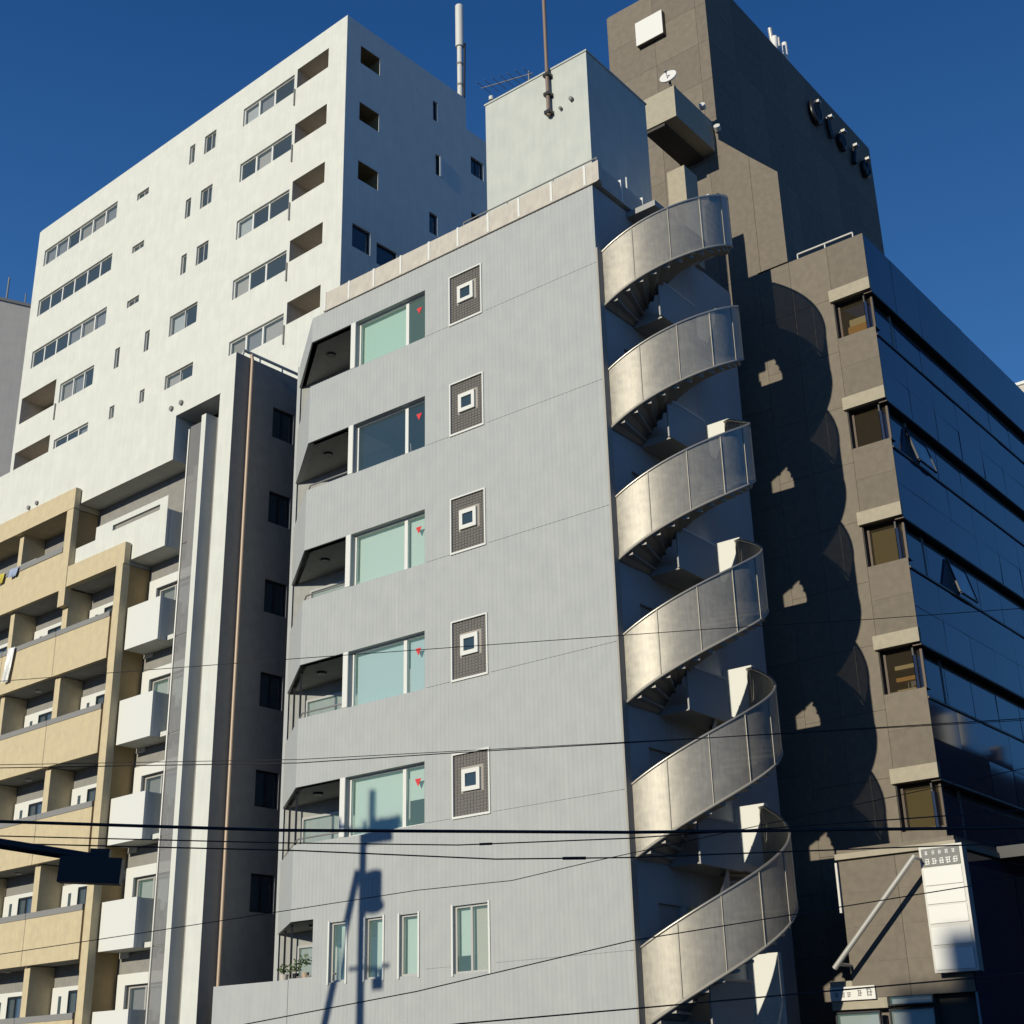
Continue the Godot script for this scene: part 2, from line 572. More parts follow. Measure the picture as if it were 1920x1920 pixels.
func balcony_block() -> void:
	var z := -23.0
	var t := thing("white_balcony_block", "white lower apartment block with square balconies and a copper downpipe on its corner", "building", Vector3(-38, 0, -27), -2.5)
	var f := front(z)
	wall(t, "wall", M.white, f, [-46.5, 19.92, -33.5, 22.62], [])
	wall(t, "wall", M.white, f, [-33.5, 21.44, -30.6, 22.62], [])
	wall(t, "wall", M.white, f, [-31.25, 0, -30.6, 21.44], [])
	wbox(t, "soffit", M.white, Vector3(-46.5, 19.92, -23.8), Vector3(-33.5, 19.97, -23.02))
	wbox(t, "wall", M.white, Vector3(-33.55, 19.97, -23.8), Vector3(-33.5, 21.6, -23.02))
	wbox(t, "soffit", M.white, Vector3(-33.5, 21.44, -23.8), Vector3(-31.25, 21.5, -23.02))
	wbox(t, "wall", M.white, Vector3(-31.31, 0, -23.8), Vector3(-31.25, 21.44, -23.02))
	wbox(t, "fin", M.white, Vector3(-32.17, 0, -23.7), Vector3(-31.95, 21.0, -23.02))
	# grey pilaster with one slit a storey
	var slits := []
	for k in 7:
		slits.append([-31.62, 16.8 - 2.86 * k, -31.5, 17.5 - 2.86 * k])
	wall(t, "pilaster", M.grey_paint, front(-23.45), [-31.95, 0, -31.31, 21.0], slits, 0.2)
	for q in [[-33.75, 21.77], [-33.24, 21.8]]:
		cylinder(t, "vent_cap", M.mid_grey, Vector3(q[0], q[1], -22.97), 0.085, 0.08, Vector3(0, 0, 1))
		cylinder(t, "vent_cap", M.mid_grey, Vector3(q[0] - 8.1, q[1] - 1.05, -22.97), 0.075, 0.08, Vector3(0, 0, 1))
	# back wall of the balconies with the white door surrounds
	var bh := []
	for k in 6:
		var top := 16.2 - 2.93 * k
		bh.append([-34.9, top - 2.1, -33.3, top - 0.02])
	wall(t, "back_wall", M.grey_paint, front(-23.8), [-46.5, 0, -31.3, 19.95], bh)
	for k in 6:
		var top := 16.2 - 2.93 * k
		var b := front(-23.8)
		fbox(t, "door_surround", M.white_trim, b, Vector3(-35.28, top, 0.004), Vector3(-33.1, top + 0.3, 0.07))
		fbox(t, "door_surround", M.white_trim, b, Vector3(-35.28, top - 2.2, 0.004), Vector3(-34.9, top, 0.07))
		window(t, b, [-34.9, top - 2.1, -33.3, top - 0.02], -0.1, {"mulls": [-34.1], "mw": 0.07, "fw": 0.06, "frame": M.alu, "glass": M.glass_green if k % 2 == 1 else M.glass, "back": [M.curtain[1], M.curtain[3]] if k % 3 != 2 else [M.curtain[1], M.blind_green]})
		# frosted wind screen and downpipe in the slot
		var y0 := 14.12 - 2.92 * k
		wbox(t, "frosted_screen", M.frosted, Vector3(-33.04, y0 + 0.02, -23.27), Vector3(-32.18, y0 + 2.9, -23.255))
		wbox(t, "slot_slab", M.white, Vector3(-33.5, y0, -23.8), Vector3(-32.17, y0 + 0.14, -23.3))
		wbox(t, "air_conditioner", M.pipe_white, Vector3(-33.15, y0 + 0.145, -23.78), Vector3(-32.5, y0 + 0.7, -23.5))
	for k in 2:
		wbox(t, "frosted_screen", M.frosted, Vector3(-33.04, 17.06 + 1.97 * k, -23.27), Vector3(-32.18, 19.01 + 1.97 * k, -23.255))
	tube(t, "downpipe", M.alu, [Vector3(-33.08, 0, -23.25), Vector3(-33.08, 20.9, -23.25)], 0.035, 8)
	wbox(t, "floor_slab", M.room, Vector3(-46.4, 18.9, -30.0), Vector3(-31.4, 19.05, -24.0))
	for k in 6:
		wbox(t, "floor_slab", M.room, Vector3(-46.4, 16.75 - 2.93 * k, -30.0), Vector3(-30.8, 16.9 - 2.93 * k, -24.0))
	wbox(t, "inner_wall", M.room, Vector3(-46.4, 0, -26.3), Vector3(-32.3, 19.9, -26.2))
	# the long top balcony and the square ones below
	var slot_f := front(-23.0)
	wall(t, "parapet", M.white, slot_f, [-37.45, 17.07, -33.58, 18.74], [[-36.5, 18.36, -33.98, 18.55, 0.1]])
	wall(t, "parapet", M.white, slot_f, [-38.75, 17.07, -37.45, 18.3], [])
	wbox(t, "parapet_core", M.white, Vector3(-38.75, 17.07, -23.1), Vector3(-33.58, 18.3, -23.01))
	wbox(t, "balcony_slab", M.white, Vector3(-38.75, 17.07, -23.8), Vector3(-33.6, 17.2, -23.11))
	wbox(t, "parapet", M.white, Vector3(-33.7, 17.08, -23.79), Vector3(-33.58, 18.3, -23.12))
	for k in 5:
		var y0 := 14.12 - 2.92 * k
		wbox(t, "parapet", M.white_trim, Vector3(-35.25, y0, -23.1), Vector3(-33.58, y0 + 1.34, -23.0))
		wbox(t, "parapet", M.white, Vector3(-33.7, y0 + 0.01, -23.79), Vector3(-33.585, y0 + 1.33, -23.11))
		wbox(t, "balcony_slab", M.white, Vector3(-35.25, y0 + 0.005, -23.8), Vector3(-33.71, y0 + 0.15, -23.11))
	# shaded side towards the grey building
	var s := side(-30.6)
	var sh := []
	for k in 7:
		sh.append([24.53, 20.28 - 2.83 * k, 25.36, 21.3 - 2.83 * k])
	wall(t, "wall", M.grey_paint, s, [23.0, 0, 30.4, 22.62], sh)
	for q in sh:
		window(t, s, q, -0.1, {"mulls": [24.95], "frame": M.dark_frame, "glass": M.glass_tint})
	tube(t, "copper_pipe", M.copper, [Vector3(-30.5, 0, -23.55), Vector3(-30.5, 22.5, -23.55), Vector3(-30.55, 22.72, -23.55)], 0.05, 10)
	wbox(t, "roof", M.concrete, Vector3(-46.5, 22.2, -30.4), Vector3(-30.75, 22.4, -23.1))
	tube(t, "roof_rail", M.pipe_white, [Vector3(-30.7, 22.62, -23.3), Vector3(-30.7, 22.86, -23.35), Vector3(-30.7, 22.86, -25.6), Vector3(-30.7, 22.62, -25.65)], 0.05, 8)
	wbox(t, "wall", M.white, Vector3(-46.65, 0, -30.4), Vector3(-46.5, 22.6, -23.01))
	for q in [[-30.75, -24.0], [-30.75, -24.9]]:
		tube(t, "roof_rail", M.pipe_white, [Vector3(q[0] + 0.05, 22.55, q[1]), Vector3(q[0] + 0.05, 22.86, q[1])], 0.025, 6)

# ---------------------------------------------------------------- the beige balcony frame

func beige_block() -> void:
	var t := thing("beige_balcony_block", "beige framed balcony wing with grey parapet copings and brown partition walls", "building", Vector3(-40, 0, -23.5), -2.5)
	var zf := -22.75
	wbox(t, "top_beam", M.beige, Vector3(-46.6, 19.7, zf - 0.2), Vector3(-38.52, 20.42, zf))
	wbox(t, "top_beam", M.beige, Vector3(-38.5, 16.9, zf - 0.2), Vector3(-35.3, 17.6, zf))
	wbox(t, "column", M.beige, Vector3(-38.93, 16.3, zf - 0.22), Vector3(-38.55, 19.69, zf - 0.01))
	wbox(t, "column", M.beige, Vector3(-35.66, 0, zf - 0.24), Vector3(-35.32, 16.89, zf + 0.02))
	wbox(t, "balcony_slab", M.beige, Vector3(-46.6, 19.72, -23.79), Vector3(-38.6, 19.9, zf - 0.22))
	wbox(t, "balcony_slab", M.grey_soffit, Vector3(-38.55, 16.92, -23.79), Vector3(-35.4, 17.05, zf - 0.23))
	wbox(t, "parapet", M.beige, Vector3(-46.6, 16.88, zf - 0.14), Vector3(-38.94, 18.22, zf - 0.02))
	wbox(t, "coping", M.mid_grey, Vector3(-46.6, 18.22, zf - 0.17), Vector3(-38.94, 18.4, zf + 0.01))
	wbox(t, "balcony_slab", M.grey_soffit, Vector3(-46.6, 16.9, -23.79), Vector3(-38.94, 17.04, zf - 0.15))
	for k in 5:
		var y0 := 13.97 - 2.92 * k
		# the parapet is cast in bays; each bay is a piece of its own
		for b in [[-46.6, -42.08], [-42.06, -38.84], [-38.82, -35.86]]:
			wbox(t, "parapet", M.beige, Vector3(b[0], y0, zf - 0.16), Vector3(b[1], y0 + 1.33, zf - 0.03))
			wbox(t, "coping", M.mid_grey, Vector3(b[0], y0 + 1.33, zf - 0.18), Vector3(b[1], y0 + 1.5, zf - 0.01))
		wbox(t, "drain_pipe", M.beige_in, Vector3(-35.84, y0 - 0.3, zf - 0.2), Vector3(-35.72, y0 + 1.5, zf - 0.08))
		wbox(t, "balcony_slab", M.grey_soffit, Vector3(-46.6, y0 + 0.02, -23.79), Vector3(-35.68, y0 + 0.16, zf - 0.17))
		cylinder(t, "ceiling_light", M.pipe_white, Vector3(-40.6, y0 - 0.01, -23.4), 0.1, 0.05)
	for q in [[-42.15, -41.9, 19.7], [-38.9, -38.6, 16.9]]:
		for k in 7:
			var y0: float = 16.9 - 2.92 * k
			if y0 + 2.77 > q[2] + 0.2:
				continue
			wbox(t, "partition", M.beige, Vector3(q[0], y0 + 0.17, -23.78), Vector3(q[1], y0 + 2.9, zf - 0.21))
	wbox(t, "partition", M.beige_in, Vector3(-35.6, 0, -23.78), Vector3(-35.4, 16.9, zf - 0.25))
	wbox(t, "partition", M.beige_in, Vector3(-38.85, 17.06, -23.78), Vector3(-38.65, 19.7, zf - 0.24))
	for k in 6:
		var top := 16.34 - 2.93 * k
		for x in [-38.54, -41.84, -45.1]:
			var b := front(-23.8)
			fbox(t, "door_panel", M.white_trim, b, Vector3(x, top - 1.9, 0.004), Vector3(x + 0.85, top, 0.07))
			fbox(t, "door_panel", M.white_trim, b, Vector3(x + 0.85, top - 0.12, 0.004), Vector3(x + 1.75, top, 0.07))
			fbox(t, "slit_pane", M.glass_tint, b, Vector3(x + 0.35, top - 1.4, 0.072), Vector3(x + 0.5, top - 0.25, 0.078))
			window(t, b, [x + 0.87, top - 1.9, x + 1.72, top - 0.14], 0.06, {"mulls": [x + 1.3], "fw": 0.04, "frame": M.dark_frame, "glass": M.glass_tint, "back": [M.curtain[1]]})

# ---------------------------------------------------------------- the grey building

func grey_building() -> void:
	var t := thing("grey_ribbed_building", "light grey office building with ribbed front, cut corner balconies and cream parapet", "building", Vector3(-21.5, 0, -27))
	var f := front(-24.0)
	var holes := []
	var tops := []
	for k in 5:
		tops.append(21.45 - 3.19 * k)
	for top in tops:
		holes.append([-25.88, top - 1.43, -24.3, top, 0.2, "rtb"])
		holes.append([-24.12, top - 1.45, -21.54, top, 0.24])
		holes.append([-20.64, top - 1.42, -19.6, top - 0.02, 0.05])
	holes.append([-25.88, 4.12, -25.1, 5.43, 0.2, "rtb"])
	var low := [[-24.52, 3.95, -23.98, 5.3], [-23.36, 3.95, -22.8, 5.3], [-22.28, 3.95, -21.72, 5.28], [-20.68, 3.9, -19.68, 5.33]]
	for q in low:
		holes.append([q[0], q[1], q[2], q[3], 0.14])
	for k in 7:   # storey joints
		var y := 22.25 - 0.62 - 3.19 * k - 1.62
		holes.append([-19.5, y - 0.004, -15.98, y + 0.004, 0.01, "tb"])
		holes.append([-21.5, y - 0.004, -20.7, y + 0.004, 0.01, "tb"])
	wall(t, "wall", M.grey_rib, f, [-25.88, 0, -15.98, 22.25], holes, 0.14, 0.125, 0.006)
	wbox(t, "wall_core", M.grey_rib, Vector3(-21.5, 0, -24.16), Vector3(-20.7, 22.2, -24.012))
	wbox(t, "wall_core", M.grey_rib, Vector3(-19.5, 0, -24.16), Vector3(-16.1, 22.2, -24.012))
	# windows: a wide fixed light and a narrow one with the red access mark
	var looks := [[M.blind_green, null], [null, null], [M.blind_pale, M.blind_pale], [M.blind_sky, M.blind_sky], [[M.blind_pale, 0.0], [M.blind_pale, 0.45]]]
	for k in 5:
		var top: float = tops[k]
		window(t, f, [-24.12, top - 1.45, -21.54, top], -0.19, {"mulls": [-22.32], "mw": 0.11, "fw": 0.05, "frame": M.white_trim, "glass": M.glass_tint if k == 1 else M.glass_green, "back": looks[k]})
		var tri := new_st()
		for p in [Vector3(-0.1, 0.09, 0), Vector3(0.1, 0.09, 0), Vector3(0.0, -0.1, 0)]:
			tri.set_normal(Vector3(0, 0, 1))
			tri.add_vertex(p)
		inst(t, "red_triangle", tri.commit(), M.red, Transform3D(Basis.IDENTITY, Vector3(-21.9, top - 0.42, -24.175) - OFF))
		fbox(t, "corner_post", M.white_trim, f, Vector3(-24.3, top - 1.43, -0.2), Vector3(-24.13, top, 0.012))
		tile_panel(t, f, [-20.64, top - 1.42, -19.6, top - 0.02])
	for i in low.size():
		var q: Array = low[i]
		window(t, f, q, -0.1, {"mulls": [-20.22] if i == 3 else [], "mw": 0.06, "fw": 0.05, "frame": M.alu, "glass": M.glass_green, "back": [[M.blind_pale, 0.25], M.curtain[2]] if i == 3 else [[M.blind_pale, 0.0, 0.0 if i == 2 else 0.3]]})
		for e in [q[0] - 0.05, q[2]]:
			fbox(t, "window_trim", M.white_trim, f, Vector3(e, q[1] - 0.05, 0.001), Vector3(e + 0.05, q[3] + 0.03, 0.03))
	# cut corner
	var u := Vector3(-25.88, 0, -24.0) - Vector3(-28.2, 0, -25.7)
	var length := u.length()
	u = u.normalized()
	var c := Transform3D(Basis(u, Vector3.UP, u.cross(Vector3.UP)), Vector3(-28.2, 0, -25.7))
	var ends := [0.0]
	for top in [5.43, tops[4], tops[3], tops[2], tops[1], tops[0]]:
		ends.append(4.12 if top == 5.43 else top - 1.43)
		ends.append(top)
	ends.append(22.25)
	for i in ends.size() / 2:
		var lo: float = ends[i * 2]
		var hi: float = ends[i * 2 + 1]
		fbox(t, "corner_wall", M.grey_rib, c, Vector3(0, lo, -0.18), Vector3(length - 0.005, hi, 0.0))
	var plan := [[-25.9, -24.06], [-24.3, -24.06], [-24.3, -25.75], [-28.15, -25.75]]
	var levels := tops.duplicate()
	levels.append(5.43)
	for i in levels.size():
		var top: float = levels[i]
		slab(t, "balcony_slab", M.grey_soffit, plan, top, top + 0.16)
		cylinder(t, "ceiling_light", M.dark_frame, Vector3(-25.95, top - 0.03, -24.85), 0.13, 0.06)
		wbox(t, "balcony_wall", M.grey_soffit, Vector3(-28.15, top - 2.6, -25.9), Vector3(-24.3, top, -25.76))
		if i >= 2:
			window(t, front(-25.76), [-27.4, top - 2.2, -24.5, top - 0.35], 0.05, {"mulls": [-26.0], "fw": 0.06, "frame": M.alu, "glass": M.glass_green, "back": [M.blind_pale]})
		for e in ([0.75, 2.2] if i >= 3 else []):
			fbox(t, "corner_rod", M.dark_frame, c, Vector3(e, top - 1.43, -0.14), Vector3(e + 0.05, top, -0.09))
		if i > 0:
			tube(t, "balcony_rail", M.rail, [c * Vector3(0.1, top - 1.28, -0.1), c * Vector3(length, top - 1.28, -0.1), Vector3(-24.4, top - 1.28, -24.1)], 0.022, 6)
	# lower wing of the first floor terrace
	wbox(t, "terrace_parapet", M.grey_rib, Vector3(-28.6, 0, -24.18), Vector3(-25.9, 4.1, -24.0))
	wbox(t, "terrace_floor", M.concrete, Vector3(-28.6, 2.9, -25.7), Vector3(-25.9, 3.0, -24.2))
	# cream parapet: posts and panels
	var px := [-25.35, -24.39, -23.42, -22.4, -21.36, -20.33, -19.29, -18.26, -17.21, -16.17]
	for i in px.size():
		var x: float = px[i]
		wbox(t, "parapet_post", M.white_trim, Vector3(x - 0.035, 22.285, -24.12), Vector3(x + 0.035, 22.875, -23.945))
		if i > 0:
			wbox(t, "parapet_panel", M.cream, Vector3(px[i - 1] + 0.036, 22.28, -24.1), Vector3(x - 0.036, 22.86, -23.96))
	wbox(t, "parapet_panel", M.cream, Vector3(-16.134, 22.28, -24.1), Vector3(-15.75, 22.86, -23.96))
	wbox(t, "coping", M.cream, Vector3(-25.4, 22.251, -24.18), Vector3(-15.78, 22.279, -23.95))
	for i in 4:   # parapet of the stair side
		wbox(t, "parapet_panel", M.cream, Vector3(-16.1, 22.28, -25.1 - i), Vector3(-15.86, 22.86, -24.16 - i))
		wbox(t, "parapet_post", M.white_trim, Vector3(-16.12, 22.27, -25.155 - i), Vector3(-15.84, 22.95, -25.105 - i))
	tube(t, "roof_rail", M.mid_grey, [Vector3(-20.2, 23.02, -24.05), Vector3(-15.82, 23.02, -24.05)], 0.02, 6)
	for x in [-20.2, -18.7, -17.2, -15.85]:
		tube(t, "roof_rail", M.mid_grey, [Vector3(x, 22.86, -24.05), Vector3(x, 23.02, -24.05)], 0.015, 6)
	tube(t, "roof_rail", M.pipe_white, [Vector3(-15.98, 22.86, -25.6), Vector3(-15.98, 23.35, -25.6)], 0.025, 6)
	# stair side, back and far side
	var s := side(-15.98)
	var dh := []
	for k in 6:
		dh.append([25.0, 16.05 - 3.25 * (k - 1), 25.9, 18.05 - 3.25 * (k - 1)])
	wall(t, "wall", M.grey_rib, s, [24.0, 0, 30.6, 22.25], dh)
	for q in dh:
		fbox(t, "door", M.stair_grey, s, Vector3(q[0], q[1], -0.12), Vector3(q[2], q[3], -0.08))
		fbox(t, "wall_lamp", M.yellowish, s, Vector3(q[2] + 0.25, q[3] - 0.15, 0.0), Vector3(q[2] + 0.4, q[3] + 0.0, 0.1))
	wbox(t, "wall", M.grey_rib, Vector3(-28.2, 0, -30.75), Vector3(-15.99, 22.24, -30.6))
	wbox(t, "wall", M.grey_rib, Vector3(-28.35, 0, -30.6), Vector3(-28.2, 22.24, -25.75))
	slab(t, "roof", M.concrete, [[-25.85, -24.2], [-16.1, -24.2], [-16.1, -30.6], [-28.15, -30.6], [-28.15, -25.8]], 22.05, 22.24)
	for k in 6:
		wbox(t, "floor_slab", M.room, Vector3(-24.25, 18.6 - 3.19 * k, -30.5), Vector3(-16.2, 18.8 - 3.19 * k, -24.2))
	wbox(t, "inner_wall", M.room, Vector3(-24.25, 0, -26.6), Vector3(-16.2, 21.9, -26.5))
	# penthouse
	wbox(t, "penthouse", M.mint, Vector3(-20.14, 22.25, -27.9), Vector3(-16.62, 27.42, -25.0))
	wbox(t, "penthouse_coping", M.mint, Vector3(-20.17, 27.42, -27.93), Vector3(-16.59, 27.47, -24.97))
	for q in [[-17.14, 26.08, 0.06], [-17.5, 25.95, 0.045]]:
		cylinder(t, "vent_cap", M.mid_grey, Vector3(q[0], q[1], -24.95), q[2], 0.1, Vector3(0, 0, 1))
	wbox(t, "stair_head", M.stone_pale, Vector3(-16.45, 22.25, -29.2), Vector3(-15.88, 25.35, -28.52))

func tile_panel(t: Node3D, f: Transform3D, r: Array) -> void:
	# white border, a field of small tiles with real joints, and a little square window in its middle
	var w := [r[0] + 0.25, r[3] - 0.86, r[2] - 0.26, r[3] - 0.36]
	var st := new_st()
	for b in [[r[0] - 0.04, r[1] - 0.05, r[2] + 0.04, r[1]], [r[0] - 0.04, r[3], r[2] + 0.04, r[3] + 0.035], [r[0] - 0.04, r[1], r[0], r[3]], [r[2], r[1], r[2] + 0.04, r[3]]]:
		st_box(st, f, Vector3(b[0], b[1], 0.0), Vector3(b[2], b[3], 0.035))
	inst(t, "panel_border", st.commit(), M.white_trim)
	fbox(t, "grout", M.grout, f, Vector3(r[0], r[1], -0.06), Vector3(r[2], r[3], -0.035))
	var tiles := new_st()
	var nx := 11
	var ny := 19
	var dx: float = (r[2] - r[0]) / nx
	var dy: float = (r[3] - r[1]) / ny
	for i in nx:
		for j in ny:
			var a := Vector2(r[0] + i * dx, r[1] + j * dy)
			if a.x + dx > w[0] and a.x < w[2] and a.y + dy > w[1] and a.y < w[3]:
				continue
			st_box(tiles, f, Vector3(a.x + 0.007, a.y + 0.007, -0.04), Vector3(a.x + dx - 0.007, a.y + dy - 0.007, -0.02 + 0.004 * rng.randf()))
	var tm := inst(t, "small_tiles", tiles.commit(), M.tile)
	tm.set_meta("kind", "stuff")
	window(t, f, w, 0.0, {"fw": 0.1, "frame": M.white_trim, "glass": M.glass_tint})
	fbox(t, "window_back", M.black, f, Vector3(w[0] + 0.02, w[1] + 0.02, -0.034), Vector3(w[2] - 0.02, w[3] - 0.02, -0.03))

# ---------------------------------------------------------------- the round outside stair

func round_stair() -> void:
	var ctr := Vector3(-15.95, 0, -26.35)
	var R := 2.15
	var t := thing("round_stair", "half round steel escape stair with perforated guard panels climbing the grey building", "staircase", Vector3(-14.9, 0, -26.35))
	var rise := 0.0205
	for k in 6:
		var b0 := 18.87 - 3.25 * k
		# guard panels
		var cuts := [0.0, 22.0, 46.0, 70.0, 94.0, 118.0, 140.0, 162.0]
		for c in cuts.size() - 1:
			guard_panel(t, ctr, R, cuts[c] + 0.25, cuts[c + 1] - 0.25, b0, rise, 1.47)
		var top_pts := []
		var low_pts := []
		for i in 37:
			var a := deg_to_rad(i * 4.5)
			var h := b0 + rise * minf(i * 4.5, 158.0)
			top_pts.append(ctr + Vector3(sin(a) * R, h + 1.49, cos(a) * R))
			low_pts.append(ctr + Vector3(sin(a) * R, h, cos(a) * R))
		tube(t, "hand_rail", M.rail, top_pts, 0.03, 6)
		tube(t, "edge_rail", M.stair_dark, low_pts, 0.035, 6)
		for c in cuts:
			var a := deg_to_rad(c)
			var h := b0 + rise * minf(c, 158.0)
			var p := ctr + Vector3(sin(a) * (R - 0.03), h, cos(a) * (R - 0.03)) + Vector3(sin(a), 0, cos(a)) * 0.04
			tube(t, "guard_post", M.post, [p, p + Vector3(0, 1.48, 0)], 0.012, 6)
		# treads and their soffit
		var n := 18
		for i in n:
			var a0 := deg_to_rad(162.0 * i / n)
			var a1 := deg_to_rad(162.0 * (i + 1) / n)
			var y := b0 + 0.12 + rise * 158.0 * i / n
			var st := new_st()
			var plan := []
			for q in [[a0, 0.82], [a0, R - 0.06], [a1, R - 0.06], [a1, 0.82]]:
				plan.append([ctr.x + sin(q[0]) * q[1], ctr.z + cos(q[0]) * q[1]])
			slab(t, "tread", M.stair_dark, plan, y - 0.06, y)
		helix_soffit(t, ctr, 0.8, R - 0.03, b0 - 0.02, rise)
		for c in [[4.0, 60.0], [60.5, 110.0], [110.5, 158.0]]:
			guard_panel(t, ctr, 0.8, c[0], c[1], b0 + 0.05, rise, 1.05, M.stair_grey, "inner_guard")
		# landing along the wall, its end parapet and the inner guard
		landing(t, b0)
	landing(t, 18.87 + 3.25)
	fbox(t, "edge_trim", M.stair_dark, side(-15.98), Vector3(23.99, 0, 0.003), Vector3(24.2, 20.4, 0.05))

func landing(t: Node3D, b0: float) -> void:
	wbox(t, "landing_slab", M.stair_grey, Vector3(-15.97, b0 - 0.06, -28.45), Vector3(-15.12, b0 + 0.1, -25.5))
	wbox(t, "end_parapet", M.white_trim, Vector3(-15.97, b0 - 0.06, -28.56), Vector3(-15.16, b0 + (1.58 if b0 < 20 else 1.9), -28.46))
	if b0 < 20:
		wbox(t, "inner_guard", M.stair_grey, Vector3(-15.11, b0 - 0.1, -27.0), Vector3(-15.07, b0 + 0.88, -25.3))
		wbox(t, "guard_cap", M.alu, Vector3(-15.125, b0 + 0.882, -27.0), Vector3(-15.055, b0 + 0.93, -25.3))

func guard_panel(t: Node3D, ctr: Vector3, R: float, d0: float, d1: float, b0: float, rise: float, h: float, mat: Material = null, called := "guard_panel") -> void:
	var st := new_st()
	var n := 6
	for i in n:
		var q := []
		for e in [i, i + 1]:
			var d := lerpf(d0, d1, float(e) / n)
			var a := deg_to_rad(d)
			var y := b0 + rise * minf(d, 158.0)
			q.append([ctr + Vector3(sin(a) * R, y + 0.02, cos(a) * R) - OFF, ctr + Vector3(sin(a) * R, y + h, cos(a) * R) - OFF, Vector3(sin(a), 0, cos(a))])
		var p := [q[0][0], q[1][0], q[1][1], q[0][1]]
		var nn := [q[0][2], q[1][2], q[1][2], q[0][2]]
		var order := [0, 1, 2, 0, 2, 3]
		if ((p[1] - p[0]) as Vector3).cross(p[2] - p[0]).dot(nn[0]) > 0:
			order = [0, 2, 1, 0, 3, 2]
		for m in order:
			st.set_normal(nn[m])
			st.add_vertex(p[m])
	inst(t, called, st.commit(), mat if mat != null else M.steel)

func helix_soffit(t: Node3D, ctr: Vector3, r0: float, r1: float, b0: float, rise: float) -> void:
	var st := new_st()
	for i in 36:
		var p := []
		for e in [[i, r0], [i, r1], [i + 1, r1], [i + 1, r0]]:
			var d: float = e[0] * 4.5
			var a := deg_to_rad(d)
			p.append(ctr + Vector3(sin(a) * e[1], b0 + rise * minf(d, 158.0), cos(a) * e[1]) - OFF)
		var n: Vector3 = (p[1] - p[0]).cross(p[2] - p[0]).normalized()
		if n.y > 0:
			n = -n
		quad(st, p, n)
	inst(t, "soffit", st.commit(), M.stair_dark)

# ---------------------------------------------------------------- the brown building

